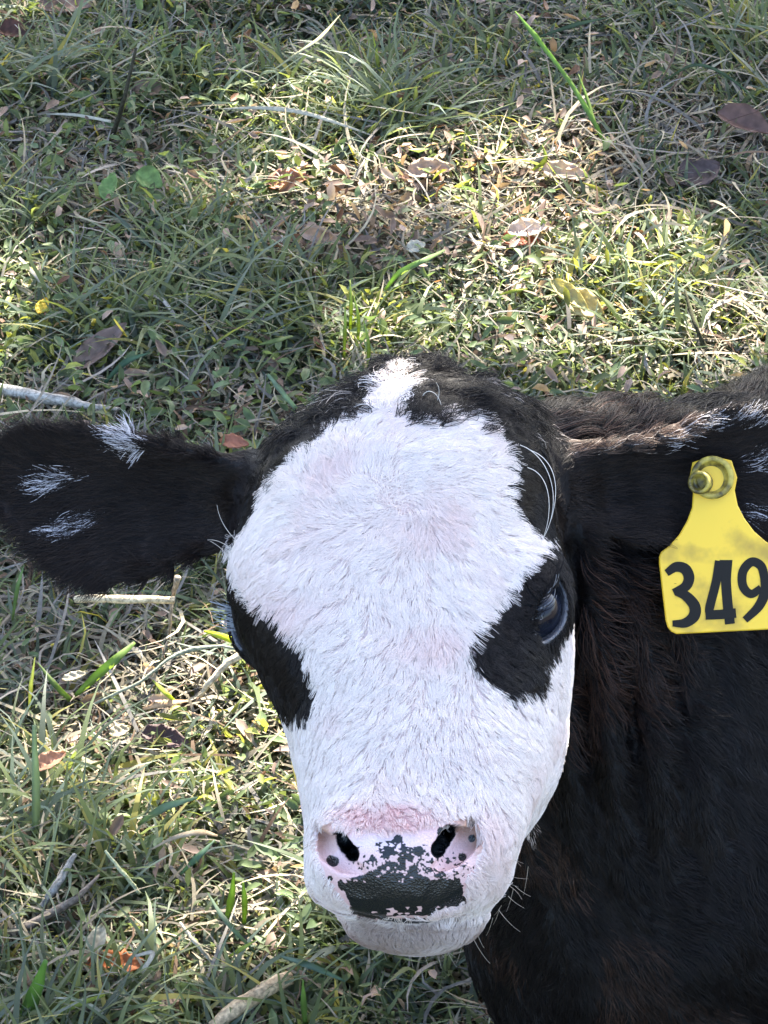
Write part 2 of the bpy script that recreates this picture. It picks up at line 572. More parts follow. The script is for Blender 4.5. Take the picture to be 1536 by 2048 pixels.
def refine(V, Tr, mask):
    """split the edges whose two ends are in mask; templates keep the mesh closed"""
    E = np.concatenate([Tr[:, [0, 1]], Tr[:, [1, 2]], Tr[:, [2, 0]]])
    Es = np.sort(E, 1)
    key = Es[:, 0].astype(np.int64) * len(V) + Es[:, 1]
    uk, inv = np.unique(key, return_inverse=True)
    ea, eb = uk // len(V), uk % len(V)
    sp = mask[ea] & mask[eb]
    mid = -np.ones(len(uk), np.int64)
    mid[sp] = len(V) + np.arange(sp.sum())
    V2 = np.concatenate([V, (V[ea[sp]] + V[eb[sp]]) / 2])
    n_ = len(Tr)
    M = np.stack([mid[inv[:n_]], mid[inv[n_:2 * n_]], mid[inv[2 * n_:]]], -1)
    c = (M >= 0).sum(1)
    out = [Tr[c == 0]]
    t, m_ = Tr[c == 3], M[c == 3]
    out += [np.stack(x, -1) for x in ((t[:, 0], m_[:, 0], m_[:, 2]), (m_[:, 0], t[:, 1], m_[:, 1]), (m_[:, 2], m_[:, 1], t[:, 2]), (m_[:, 0], m_[:, 1], m_[:, 2]))]
    for r in range(3):
        sel = (c == 1) & (M[:, r] >= 0)
        t, m_ = np.roll(Tr[sel], -r, 1), np.roll(M[sel], -r, 1)
        out += [np.stack((t[:, 0], m_[:, 0], t[:, 2]), -1), np.stack((m_[:, 0], t[:, 1], t[:, 2]), -1)]
        sel = (c == 2) & (M[:, r] < 0)
        t, m_ = np.roll(Tr[sel], -r, 1), np.roll(M[sel], -r, 1)      # edge 0 unsplit
        out += [np.stack((t[:, 0], t[:, 1], m_[:, 1]), -1), np.stack((t[:, 0], m_[:, 1], m_[:, 2]), -1), np.stack((m_[:, 2], m_[:, 1], t[:, 2]), -1)]
    return V2, np.concatenate(out), np.concatenate([np.zeros(len(V), bool), np.ones(sp.sum(), bool)])

def project(V, sel, it=2, lim=.004):
    P = V[sel].copy()
    for _ in range(it):
        d0, g_ = grad(P)
        g2 = np.maximum((g_ ** 2).sum(1), .05)
        st = -(d0 / g2)[:, None] * g_
        ln = np.linalg.norm(st, axis=1, keepdims=True)
        P += st * np.minimum(1, lim / np.maximum(ln, 1e-9))
    V[sel] = P

V, Q = surface_nets((-.245, -.30, -.012), (1.16, .92, .62), .0062)
Tr = np.concatenate([Q[:, [0, 1, 2]], Q[:, [0, 2, 3]]])
project(V, np.arange(len(V)), 2)
def head_mask(V, pad=0.0):
    c = to_cam(V)
    u, v = proj(c)
    return (u > -60) & (u < 1180) & (v > 690) & (v < 1940) & (c[:, 2] > -.14) & (c[:, 1] > -.26)
def fine_mask(V):
    c = to_cam(V)
    u, v = proj(c)
    nose = (u > 600) & (u < 1020) & (v > 1580) & (v < 1910) & (c[:, 2] > .05)
    eye = (np.linalg.norm(c - EYE_R[0], axis=1) < .034) | (np.linalg.norm(c - EYE_L[0], axis=1) < .03)
    return nose | eye
def nose_mask(V):
    c = to_cam(V)
    u, v = proj(c)
    return (u > 630) & (u < 975) & (v > 1625) & (v < 1845) & (c[:, 2] > .085)
for step_mask in (head_mask, head_mask, fine_mask, nose_mask):
    V, Tr, new = refine(V, Tr, step_mask(V))
    project(V, new, 2, .003)
sel = fine_mask(V)
project(V, sel, 2, .002)

def vnormals(V, Tr):
    fn = np.cross(V[Tr[:, 1]] - V[Tr[:, 0]], V[Tr[:, 2]] - V[Tr[:, 0]])
    N_ = np.zeros_like(V)
    for k in range(3):
        for j in range(3):
            N_[:, j] += np.bincount(Tr[:, k], fn[:, j], len(V))
    return unit(N_), np.linalg.norm(fn, axis=1) / 2
VN, TA = vnormals(V, Tr)
# outward orientation check
if (VN[:2000] * grad(V[:2000])[1]).sum() < 0:
    Tr = Tr[:, ::-1]
    VN = -VN

# ------------------------------------------------------------------ coat pattern (the calf's own markings)
WHITE = [(722, 812), (740, 775), (748, 735), (800, 725), (840, 730), (832, 775), (800, 808), (828, 834), (870, 832), (900, 820), (935, 818), (985, 840),
         (1012, 872), (1036, 912), (1040, 960), (1030, 1005), (1058, 1050), (1085, 1086), (1110, 1090), (1098, 1112), (1070, 1150), (1045, 1168),
         (1020, 1215), (990, 1250), (965, 1282), (945, 1322), (948, 1352), (985, 1375), (1015, 1405), (1030, 1418), (1040, 1408), (1085, 1412), (1097, 1390),
         (1100, 1350), (1118, 1300), (1128, 1262), (1140, 1248), (1175, 1262), (1175, 1480), (1125, 1560), (1112, 1595), (1085, 1640), (1060, 1720), (1045, 1790), (1000, 1925),
         (640, 1925), (560, 1820), (560, 1640), (520, 1450), (565, 1446), (600, 1458), (615, 1462), (626, 1440), (629, 1395), (612, 1342), (590, 1302), (558, 1270), (528, 1240),
         (500, 1212), (485, 1198), (463, 1168), (430, 1150), (440, 1095), (474, 1088), (500, 1040), (520, 1000), (545, 960), (568, 932), (576, 905), (604, 890),
         (645, 862), (682, 836)]
TUFTS = [[(172, 834), (215, 840), (258, 864), (290, 893), (268, 910), (238, 905), (215, 880), (195, 856)],
         [(45, 950), (95, 938), (165, 940), (140, 962), (105, 980), (75, 985)],
         [(75, 1062), (115, 1042), (185, 1022), (195, 1034), (145, 1076), (100, 1086)],
         [(1330, 900), (1352, 862), (1405, 830), (1460, 818), (1536, 820), (1590, 832), (1550, 840), (1470, 836), (1410, 856), (1365, 895)],
         [(1490, 910), (1536, 890), (1590, 905), (1556, 950), (1510, 942)],
         [(1485, 1008), (1535, 1020), (1550, 1052), (1510, 1044)]]
TUFT_DENSITY = [.75, .42, .40, .38, .28, .45]

def white_mask(p, nz, wob=8.0, seed=20):
    c = to_cam(p)
    u, v = proj(c)
    u2 = u + wob * noise3(p, 110, seed) + wob * .6 * noise3(p, 300, seed + 1)
    v2 = v + wob * noise3(p, 110, seed + 2) + wob * .6 * noise3(p, 300, seed + 3)
    w = in_poly(u2, v2, WHITE)
    w &= (c[..., 2] > -.115) & ((nz > -.35) | (v > 1470)) & (u < 1190) & ((c[..., 2] > -.035) | (u < 1085))
    w &= ~((np.linalg.norm(c - EYE_R[0], axis=-1) < RE + .006) & (u > 1045))
    return w, u2, v2, u, v, c

PAD = [(636, 1655), (655, 1645), (672, 1658), (690, 1662), (730, 1668), (790, 1666), (850, 1660), (890, 1650), (915, 1638), (950, 1640), (966, 1690), (950, 1740), (930, 1760), (930, 1805),
       (905, 1815), (870, 1815), (850, 1835), (730, 1838), (700, 1818), (680, 1790), (655, 1752), (638, 1720), (634, 1685)]
BLACKNOSE = [(676, 1772), (682, 1757), (692, 1768), (705, 1752), (730, 1750), (748, 1738), (735, 1722), (742, 1706), (765, 1695), (770, 1680), (800, 1672), (812, 1690),
             (838, 1700), (845, 1728), (835, 1752), (860, 1760), (900, 1752), (912, 1725), (925, 1742), (922, 1760), (930, 1805), (905, 1815), (872, 1812), (868, 1830), (840, 1828),
             (800, 1832), (730, 1838), (702, 1815), (690, 1790)]

def salmon(P):
    u, v = proj(to_cam(P))
    return np.clip(1.2 * np.exp(-np.abs((u - 772) / 98) ** 3 - np.abs((v - 1634) / 34) ** 3) , 0, 1)[:, None]

def skin_colour(p, nrm):
    """bare skin: black under the black coat, pink under the white, mottled nose pad"""
    nz = nrm @ BZ
    w, u2, v2, u, v, c = white_mask(p, nz, 5)
    col = np.where(w[:, None], np.array([.66, .54, .52]), np.array([.008, .0075, .008]))
    rough = np.where(w, .8, .95)
    f = (c[:, 2] > .06) & (c[:, 1] < -.14)
    n1 = noise3(p, 520, 31); n2 = noise3(p, 1100, 32)
    un = u + 5 * noise3(p, 330, 35) + 3 * n2
    vn = v + 5 * noise3(p, 330, 36) + 3 * n1
    pad = f & in_poly(un, vn, PAD)
    pink = np.array([.66, .44, .43]) + .05 * noise3(p, 120, 37)[:, None]
    sal = np.array([.68, .44, .42])
    k = np.exp(-((u - 770) / 85) ** 2 - ((v - 1634) / 30) ** 2)[:, None]
    pink = pink * (1 - k) + sal * k
    lav = np.array([.66, .56, .62])
    k = np.exp(-((u - 760) / 90) ** 2 - ((v - 1685) / 22) ** 2)[:, None]
    pink = pink * (1 - .8 * k) + lav * .8 * k
    sk = salmon(p)
    col = np.where((w & ~pad)[:, None], col * (1 - sk) + np.array([.60, .38, .36]) * sk, col)
    tan = np.array([.30, .165, .10])
    for tu, tv, r in ((643, 1668, 30), (935, 1652, 30), (958, 1680, 22)):
        k = np.exp(-(((u - tu) / r) ** 2 + ((v - tv) / (r * 1.1)) ** 2))[:, None]
        pink = pink * (1 - .9 * k) + tan * .9 * k
    col = np.where(pad[:, None], pink, col)
    black = f & in_poly(un, vn, BLACKNOSE)
    # speckled border between pink and black
    mot = np.exp(-((u - 790) / 85) ** 2 - ((v - 1716) / 28) ** 2) + np.exp(-((u - 905) / 36) ** 2 - ((v - 1735) / 22) ** 2)
    sp = n1 * .6 + n2 * .4
    black &= ~((mot > .30) & (sp > .12))
    black &= ~((sp > .40) & (v < 1765))
    black |= f & pad & (mot > .25) & (sp < -.22)
    for su, sv, r in ((665, 1723, 11.5), (690, 1680, 8), (884, 1664, 9), (944, 1676, 8), (945, 1648, 7), (925, 1713, 8), (838, 1702, 11), (716, 1660, 4), (660, 1756, 6)):
        rr = r * (1 + .3 * noise3(p, 260, 40))
        black |= f & (((u - su) ** 2 + (v - sv) ** 2) < rr ** 2)
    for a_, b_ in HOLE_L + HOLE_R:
        black |= f & (d_cone(c, a_, b_, .0042, .0030) < .0006)  # hole walls painted black for the darkness their shallow depth lacks
    black |= f & pad & (np.abs(v - (1824 + .00035 * (u - 810) ** 2 * -1)) < 7) & (u > 700) & (u < 930)
    lip_glint = f & (v > 1800) & in_poly(u, v, [(735, 1833), (745, 1822), (790, 1815), (845, 1812), (842, 1828)]) & (n1 > .38)  # pale breaks in the black lip, painted in place of reflections
    black &= ~lip_glint
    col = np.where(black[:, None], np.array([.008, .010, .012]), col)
    rough = np.where(pad, .38, rough)
    rough = np.where(black, .24, rough)
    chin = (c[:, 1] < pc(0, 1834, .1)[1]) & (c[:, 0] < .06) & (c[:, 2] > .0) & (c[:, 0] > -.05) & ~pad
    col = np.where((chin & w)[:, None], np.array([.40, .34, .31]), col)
    mouth = chain(c, MOUTH, (.002,) + (.0028,) * 6) < .0016
    col = np.where((mouth & f)[:, None], np.array([.02, .018, .018]), col)
    # lids
    for E, nr, la, lb in (EYE_R, EYE_L):
        q = c - E
        a, b_, o = q @ la, q @ lb, q @ nr
        ves = np.sqrt(a * a + (np.abs(b_) + 10.5e-3) ** 2) - 20.2e-3
        rim = (np.abs(ves) < .0016) & (o > .0) & (np.linalg.norm(q, axis=1) < .026)
        lowk = (sstep(.010, -.006, q[:, 1]) * rim)[:, None]
        col = np.where(rim[:, None], np.array([.03, .032, .04]), col)
        col = col * (1 - lowk) + np.array([.075, .08, .095]) * lowk
        rough = np.where(rim, .25, rough)
    return col, rough, w, pad | (mouth & f)

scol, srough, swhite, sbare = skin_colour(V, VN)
calf = empty('calf', (.3, .2, 0))
tag(calf, 'black calf with white face and yellow ear tag lying in the grass', 'calf')
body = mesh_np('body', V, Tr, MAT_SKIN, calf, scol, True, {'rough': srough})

# eyes
def uv_sphere(r, nu=48, nv=32):
    th = np.linspace(0, math.pi, nv); ph = np.linspace(0, 2 * math.pi, nu, endpoint=False)
    TT, PP = np.meshgrid(th, ph, indexing='ij')
    vs = np.stack([np.sin(TT) * np.cos(PP), np.sin(TT) * np.sin(PP), np.cos(TT)], -1).reshape(-1, 3) * r
    i = np.arange(nv * nu).reshape(nv, nu)
    f = np.stack([i[:-1], i[1:], np.roll(i, -1, 1)[1:], np.roll(i, -1, 1)[:-1]], -1).reshape(-1, 4)
    return vs, f
for eye in (EYE_R, EYE_L):
    E, nr, la, lb = eye
    vs, f = uv_sphere(RE)
    # local: z out, x along the lids
    a, b_, o = vs[:, 0], vs[:, 1], vs[:, 2]
    bulge = 1 + .05 * np.exp(-((a ** 2 + b_ ** 2) / (.009 ** 2))) * (o > 0)
    cpt = E + (a[:, None] * la + b_[:, None] * lb + o[:, None] * nr) * bulge[:, None]
    rad = np.sqrt(a ** 2 + b_ ** 2)
    pup = np.sqrt((a / 1.5) ** 2 + b_ ** 2)
    ecol = np.where((rad < .0118)[:, None], np.array([.008, .010, .018]), np.array([.03, .035, .045]))
    ecol = np.where((pup < .0042)[:, None], np.array([.003, .003, .010]), ecol)
    mesh_np('eye', to_world(cpt), f, MAT_EYE, calf, ecol)

# ------------------------------------------------------------------ fur
def scatter(n, w_tri):
    cw = np.cumsum(w_tri * TA)
    t = np.searchsorted(cw, rng.random(n) * cw[-1])
    t = np.minimum(t, len(Tr) - 1)
    r1_, r2_ = rng.random(n), rng.random(n)
    s = np.sqrt(r1_)
    b0, b1, b2_ = 1 - s, s * (1 - r2_), s * r2_
    P = V[Tr[t, 0]] * b0[:, None] + V[Tr[t, 1]] * b1[:, None] + V[Tr[t, 2]] * b2_[:, None]
    N_ = unit(VN[Tr[t, 0]] * b0[:, None] + VN[Tr[t, 1]] * b1[:, None] + VN[Tr[t, 2]] * b2_[:, None])
    return P, N_

def tri_mean(x):
    return (x[Tr[:, 0]] + x[Tr[:, 1]] + x[Tr[:, 2]]) / 3.0

Vc = to_cam(V)
Vu, Vv = proj(Vc)
nearh = np.zeros(len(V), bool)
bx = (Vc[:, 0] > -.26) & (Vc[:, 0] < .30) & (Vc[:, 1] > -.30) & (Vc[:, 1] < .16) & (Vc[:, 2] > -.22)
dh = np.full(len(V), 1.0); de = np.full(len(V), 1.0)
dh[bx] = d_headloft(Vc[bx])
de[bx] = np.minimum(d_ear(Vc[bx], EAR_L), d_ear(Vc[bx], EAR_R))
is_ear = (de < .006) & (dh > .004)
chin_d = d_ell(Vc, pc(826, 1836, .056), np.array([.0345, .0165, .046]))
is_head = ((dh < .012) | ((dh < .03) & (Vv > 1590) & (Vc[:, 2] > .06)) | ((chin_d < .006) & (Vc[:, 2] > .0))) & ~is_ear
eye_hole = np.zeros(len(V), bool)
for E, nr, la, lb in (EYE_R, EYE_L):
    q = Vc - E
    ves = np.sqrt((q @ la) ** 2 + (np.abs(q @ lb) + 10.5e-3) ** 2) - 20.2e-3
    eye_hole |= (ves < .0014) & (q @ nr > 0) & (np.linalg.norm(q, axis=1) < .03)
bare = sbare | eye_hole
facing = sstep(-.5, -.1, VN @ BZ)

def strands(P, N_, flow, length, lift, rad, k=5, curl=.0):
    n = len(P)
    tgt = flow - N_ * (flow * N_).sum(1, keepdims=True)
    tgt = unit(tgt)
    side = np.cross(N_, tgt)
    s = np.linspace(0, 1, k)[None, :, None]
    ph = rng.random((n, 1, 1)) * 6.28
    pts = P[:, None] - N_[:, None] * .0006 + tgt[:, None] * (length[:, None, None] * s * (.92)) \
        + N_[:, None] * (length * lift)[:, None, None] * (s * 1.5 - s * s) \
        + side[:, None] * (curl * length[:, None, None]) * np.sin(s * 3 + ph) * s
    r = rad[:, None] * np.linspace(1, .25, k)[None] ** .8
    return pts, r

from mathutils.kdtree import KDTree
def clump(pts, P, every, amount):
    """draw the ends of the hairs together into small locks"""
    n, k = pts.shape[:2]
    g_ = rng.choice(n, n // every, replace=False)
    kd = KDTree(len(g_))
    for i, r in enumerate(g_):
        kd.insert(P[r], i)
    kd.balance()
    near_ = np.array([g_[kd.find(p_)[1]] for p_ in P])
    off = P - P[near_]
    am = amount * (.6 + .8 * rng.random(n))
    for j in range(1, k):
        f_ = (np.clip(am, 0, .95) * (j / (k - 1)) ** .7)[:, None]
        tgt = pts[near_, j] + off * .12
        pts[:, j] = pts[:, j] * (1 - f_) + tgt * f_
    return pts

def lift_out(pts, N_, margin=.0009):
    n, k = pts.shape[:2]
    for j in range(1, k):
        q = pts[:, j]
        d_ = sdf(q)
        m_ = margin + .0012 * j / k
        push = np.clip(m_ - d_, 0, .02)
        pts[:, j] = q + N_ * push[:, None]
    return pts

def flow_face(P, N_):
    c = to_cam(P)
    u, v = proj(c)
    dx, dy = u - 792 + 26 * rng.normal(size=len(P)) + 30 * noise3(P, 90, 48), v - 1000 + 26 * rng.normal(size=len(P)) + 30 * noise3(P, 90, 49)
    f = np.stack([dx, dy], -1)
    f /= np.maximum(np.linalg.norm(f, axis=1, keepdims=True), 1)
    ang = 1.0 * np.exp(-np.hypot(dx, dy) / 130) + .70 * noise3(P, 32, 50) + .60 * noise3(P, 85, 51) + .28 * noise3(P, 240, 52) + .11 * rng.normal(size=len(P))
    # below the bridge the hair leans out towards the cheeks
    lo = sstep(1380, 1500, v)
    f[:, 0] += lo * .4 * np.sign(dx) * np.minimum(1, np.abs(dx) / 80)
    ca, sa = np.cos(ang), np.sin(ang)
    f = np.stack([f[:, 0] * ca - f[:, 1] * sa, f[:, 0] * sa + f[:, 1] * ca], -1)
    return f[:, :1] * RX - f[:, 1:] * UY, u, v

def fur_colours(P, N_, w, u=None):
    n = len(P)
    j = rng.random((n, 1))
    wc = np.array([.88, .81, .765]) * (.86 + .16 * j) + np.array([.0, -.02, -.02]) * rng.random((n, 1))
    pk = np.clip(noise3(P, 38, 60) * 1.2 - .15, 0, 1)[:, None]
    wc = wc * (1 - pk * np.array([.03, .12, .12]))
    bc = np.array([.0062, .0050, .0053]) * (.6 + 1.0 * j) + np.array([.007, .0035, .0015]) * (rng.random((n, 1)) ** 3)
    return np.where(w[:, None], wc, bc)

# face
wt = tri_mean((is_head & ~bare).astype(float) * facing)
P, N_ = scatter(190000, wt)
fl, u, v = flow_face(P, N_)
near_nose = sstep(60, 10, np.hypot(np.maximum(np.abs(u - 795) - 130, 0), np.maximum(np.abs(v - 1720) - 70, 0)))
near_eye = np.maximum(sstep(.032, .020, np.linalg.norm(to_cam(P) - EYE_R[0], axis=1)), sstep(.032, .020, np.linalg.norm(to_cam(P) - EYE_L[0], axis=1)))
ln = (.0096 + .0026 * sstep(1350, 1150, v) - .0058 * near_nose - .0066 * near_eye) * (.7 + .5 * rng.random(len(P)))
chin_r = v > 1815
sal_k = salmon(P)
ln *= 1 - .25 * sal_k[:, 0]
w, *_ = white_mask(P + unit(fl - N_ * (fl * N_).sum(1, keepdims=True)) * (ln * .8)[:, None], N_ @ BZ, 9)
ln[chin_r] = .0045 * (.6 + .6 * rng.random(chin_r.sum()))
colr = fur_colours(P, N_, w)
colr = np.where(w[:, None], colr * (1 - sal_k * np.array([.03, .23, .21]) * (.75 + .4 * noise3(P, 150, 59)[:, None])), colr)
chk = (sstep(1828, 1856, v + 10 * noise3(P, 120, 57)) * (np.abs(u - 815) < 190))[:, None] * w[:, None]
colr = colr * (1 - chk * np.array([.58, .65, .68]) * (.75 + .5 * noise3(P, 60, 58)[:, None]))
lift = .13 + .10 * noise3(P, 70, 55) + .10 * noise3(P, 190, 56)
pts, rad = strands(P, N_, fl, ln, np.clip(lift, .05, .5), np.full(len(P), .00017), 5, .12)
pts = clump(pts, P, 26, .5)
pts = lift_out(pts, N_)
wm = w
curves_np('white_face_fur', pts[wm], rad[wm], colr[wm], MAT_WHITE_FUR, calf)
curves_np('black_face_fur', pts[~wm], rad[~wm], colr[~wm], MAT_FUR, calf)

# forelock on the poll
wpoll = (is_head | (dh < .03)) & (Vv < 870) & (Vc[:, 2] > -.14) & (Vu > 540) & (Vu < 1120) & ~is_ear
P, N_ = scatter(26000, tri_mean(wpoll.astype(float) * sstep(-.9, -.3, VN @ BZ)))
c = to_cam(P); u, v = proj(c)
fl = (np.stack([u - 800 + 60 * noise3(P, 60, 61), np.full(len(P), -70.0) + 130 * noise3(P, 55, 62)], -1))
fl = unit(fl)
fl = fl[:, :1] * RX - fl[:, 1:] * UY + .5 * rng.normal(size=(len(P), 3)) * .4
ln = .013 * (.5 + .8 * rng.random(len(P))) * (.7 + 1.3 * np.clip(noise3(P, 75, 64) + .1, 0, 1))
w, *_ = white_mask(P + unit(fl) * (ln * .7)[:, None], N_ @ BZ, 12)
pts, rad = strands(P, N_, fl, ln, .42 + .4 * noise3(P, 90, 63), np.full(len(P), .00020), 6, .35)
colr = fur_colours(P, N_, w)
glint_hair = ~w & (rng.random(len(P)) < .30) & ((np.exp(-((u - 690) / 45) ** 2 - ((v - 785) / 50) ** 2) + np.exp(-((u - 1095) / 40) ** 2 - ((v - 880) / 60) ** 2) + np.exp(-((u - 1000) / 60) ** 2 - ((v - 760) / 40) ** 2)) > .4) & (noise3(P, 160, 65) > .1)
colr[glint_hair] = np.array([.48, .41, .36]) * (.6 + .6 * rng.random((glint_hair.sum(), 1)))  # pale hairs stand in for sun glints along the poll edges
ok = ~w | ((v < 830) & (u > 715) & (u < 850))
curves_np('forelock', pts[ok], rad[ok], colr[ok], MAT_FUR, calf)

# ears
P, N_ = scatter(60000, tri_mean(is_ear.astype(float) * (.35 + facing)))
c = to_cam(P); u, v = proj(c)
left = c[:, 0] < .02
fl = np.where(left[:, None], EAR_L['ex'], EAR_R['ex'])
et = np.where(left[:, None], EAR_L['et'], EAR_R['et'])
sl_, tl_, nl_ = ear_coords(c, EAR_L)
sr_, tr_, nr_ = ear_coords(c, EAR_R)
tt = np.where(left, tl_, tr_); ss = np.where(left, sl_, sr_)
fan = np.clip(tt / .04, -1.2, 1.2) * (.5 + .7 * sstep(.5, 1, ss)) + .35 * noise3(P, 40, 71) + .2 * noise3(P, 130, 72)
flc = fl + et * fan[:, None]
flw = flc @ np.stack([RX, UY, BZ])
inner = (N_ @ BZ) > .1
lo_edge = sstep(-.012, -.034, tt)
ln = (.0085 + .005 * inner + .003 * lo_edge) * (.6 + .7 * rng.random(len(P)))
w = np.zeros(len(P), bool)
u, v = proj(to_cam(P + flw * (ln * .55)[:, None]))
u2 = u + 9 * noise3(P, 200, 73) + 5 * rng.normal(size=len(P)); v2 = v + 9 * noise3(P, 200, 74) + 5 * rng.normal(size=len(P))
for tf, td in zip(TUFTS, TUFT_DENSITY):
    w |= in_poly(u2, v2, tf) & (rng.random(len(P)) < td)
w &= (N_ @ BZ) > -.2
colr = fur_colours(P, N_, w)
brown = np.array([.020, .013, .010]) * (.5 + rng.random((len(P), 1)))
colr = np.where(w[:, None], colr * np.array([.8, .83, .9]), np.where(rng.random((len(P), 1)) < .6, brown, colr))
rim_sun = (~left) & (tr_ > .016 + .010 * sstep(.1, .6, sr_)) & (u < 1400) & (rng.random(len(P)) < .75)
colr[rim_sun] = np.array([.105, .068, .050]) * (.5 + .9 * rng.random((rim_sun.sum(), 1)))  # brown and pale hairs paint the sunlit upper rim of the right ear
pale = rim_sun & (rng.random(len(P)) < .10)
colr[pale] = np.array([.42, .35, .30])
pts, rad = strands(P, N_, flw, ln * np.where(w, 1.05, 1), np.where(w, .24, .28) + .13 * noise3(P, 60, 75), np.full(len(P), .00018), 5, .15)
curves_np('ear_fur', pts, rad, colr, MAT_FUR, calf)

# body
vis = (Vc[:, 0] < .42) & ((VN @ BZ) > -.35)
rest = (~is_head & ~is_ear)
P, N_ = scatter(150000, tri_mean((rest & vis).astype(float)))
fl = np.array([.55, .35, -.75]) + .5 * np.stack([noise3(P, 25, 80), noise3(P, 25, 81), noise3(P, 25, 82)], -1) + .35 * np.stack([noise3(P, 80, 83), noise3(P, 80, 84), noise3(P, 80, 85)], -1)
ln = .019 * (.6 + .7 * rng.random(len(P)))
back = sstep(.33, .40, P[:, 2])
ln *= 1 + .5 * back
colr = fur_colours(P, N_, np.zeros(len(P), bool))
crest_sun = sstep(.34, .42, P[:, 2]) * sstep(.20, .12, P[:, 0])
rusty = (rng.random(len(P)) < .50 + .1 * crest_sun) & (noise3(P, 22, 86) + .7 * sstep(.22, .12, P[:, 0]) * sstep(.38, .44, P[:, 2]) > .25)
warm = np.exp(-((to_cam(P)[:, 0] - .105) / .035) ** 2)
colr[rusty] = (np.array([.028, .015, .0105]) * (1 + .7 * warm[rusty])[:, None] * (1 + .9 * crest_sun[rusty] * (rng.random(rusty.sum()) < .2))[:, None]) * (.5 + .9 * rng.random((rusty.sum(), 1)))  # brown coat tint, with sunlight painted in along the neck crest
pts, rad = strands(P, N_, fl, ln, .25 + .18 * noise3(P, 50, 87) + .3 * back, np.full(len(P), .00022), 5, .2)
pts = clump(pts, P, 16, .6)
pts = lift_out(pts, N_)
curves_np('body_fur', pts, rad, colr, MAT_FUR, calf)
P, N_ = scatter(50000, tri_mean((rest & ~vis).astype(float)))
fl = np.array([.55, .35, -.75]) + .5 * np.stack([noise3(P, 25, 80), noise3(P, 25, 81), noise3(P, 25, 82)], -1)
pts, rad = strands(P, N_, fl, .022 * (.6 + .7 * rng.random(len(P))), np.full(len(P), .3), np.full(len(P), .00045), 4, .2)
curves_np('flank_fur', pts, rad, fur_colours(P, N_, np.zeros(len(P), bool)), MAT_FUR, calf)

# lashes, whiskers and stray hairs: control points in the photo at their own depth
def bez(pts_, k=10):
    q = np.array(pts_, float)
    t = np.linspace(0, 1, k)[:, None]
    n = len(q) - 1
    r = 0
    for i in range(n + 1):
        r = r + math.comb(n, i) * (1 - t) ** (n - i) * t ** i * q[i]
    return r
RXC = np.array([1.0, 0, 0])
lash, lcol = [], []
E, nr, la, lb = EYE_R
up = lb if lb[1] > 0 else -lb
for k in range(46):
    a = -.013 + .027 * random.random()
    root = E + la * a + up * (.0085 - .3 * abs(a)) + nr * math.sqrt(max(RE ** 2 - a * a - .0001, 1e-6)) * 1.05
    d1 = unit(nr * .75 + up * .45 + RXC * .75 + la * (a / .03) + .13 * rng.normal(size=3))
    L_ = .020 + .010 * random.random()
    lash.append(to_world(bez([root, root + d1 * L_ * .5, root + unit(d1 + up * .5) * L_])))
    lcol.append((.02, .018, .02) if random.random() < .93 else (.35, .35, .38))
E, nr, la, lb = EYE_L
up = lb if lb[1] > 0 else -lb
for k in range(40):
    a = -.006 + .013 * random.random()
    root = E + la * a + up * .007 + nr * RE * 1.02
    d1 = unit(np.array([-1.0, .10, .25]) + np.array([0, .22, .22]) * rng.normal(size=3))
    L_ = .009 + .009 * random.random()
    lash.append(to_world(bez([root, root + d1 * L_ * .5, root + d1 * L_])))
    lcol.append((.40, .43, .47))
lash = np.array(lash)
curves_np('eyelashes', lash, np.tile(np.linspace(.00028, .0001, 10), (len(lash), 1)), np.array(lcol), MAT_FUR, calf)

st = []
def stray(pl, z0, z1):
    zz = np.linspace(z0, z1, len(pl))
    st.append(to_world(bez([pc(x, y, z) for (x, y), z in zip(pl, zz)], 14)))
stray([(1040, 890), (1100, 910), (1130, 1000), (1085, 1080)], .022, .045)
stray([(1055, 935), (1110, 950), (1105, 1040), (1082, 1085)], .026, .046)
stray([(1060, 900), (1128, 925), (1118, 1010), (1090, 1070)], .024, .044)
stray([(474, 1082), (455, 1065), (438, 1040), (434, 1010)], .0, .01)
stray([(470, 1105), (450, 1085), (430, 1078), (415, 1080)], .0, .01)
stray([(468, 1135), (455, 1110), (445, 1095), (420, 1082)], .0, .012)
stray([(842, 800), (850, 770), (880, 780), (884, 820)], .012, .02)
stray([(860, 830), (878, 800), (884, 780), (872, 765)], .012, .02)
for k in range(34):      # beard hairs under the jaw and chin
    a = random.random()
    x = 650 + 420 * a
    y = 1820 + 60 * math.sin(a * 3.1) - (110 * max(0, a - .75) / .25)
    dx, dy = random.uniform(-25, 45), random.uniform(15, 60)
    stray([(x, y), (x + dx * .4, y + dy * .6), (x + dx, y + dy)], .05, .04)
for k in range(26):
    side_ = random.choice((-1, 1))
    x = 795 + side_ * random.uniform(150, 225); y = random.uniform(1680, 1790)
    z = .09
    stray([(x, y), (x + side_ * 15, y + 8), (x + side_ * random.uniform(25, 45), y + random.uniform(5, 40))], z, z + .012)
st = np.array(st)
curves_np('whiskers', st, np.linspace(1, .4, 14)[None] * np.where(np.arange(len(st)) < 8, .00020, .00013)[:, None], np.where((np.arange(len(st)) < 8)[:, None], np.array([.62, .58, .52]), np.array([.40, .35, .30])), MAT_FUR, calf)
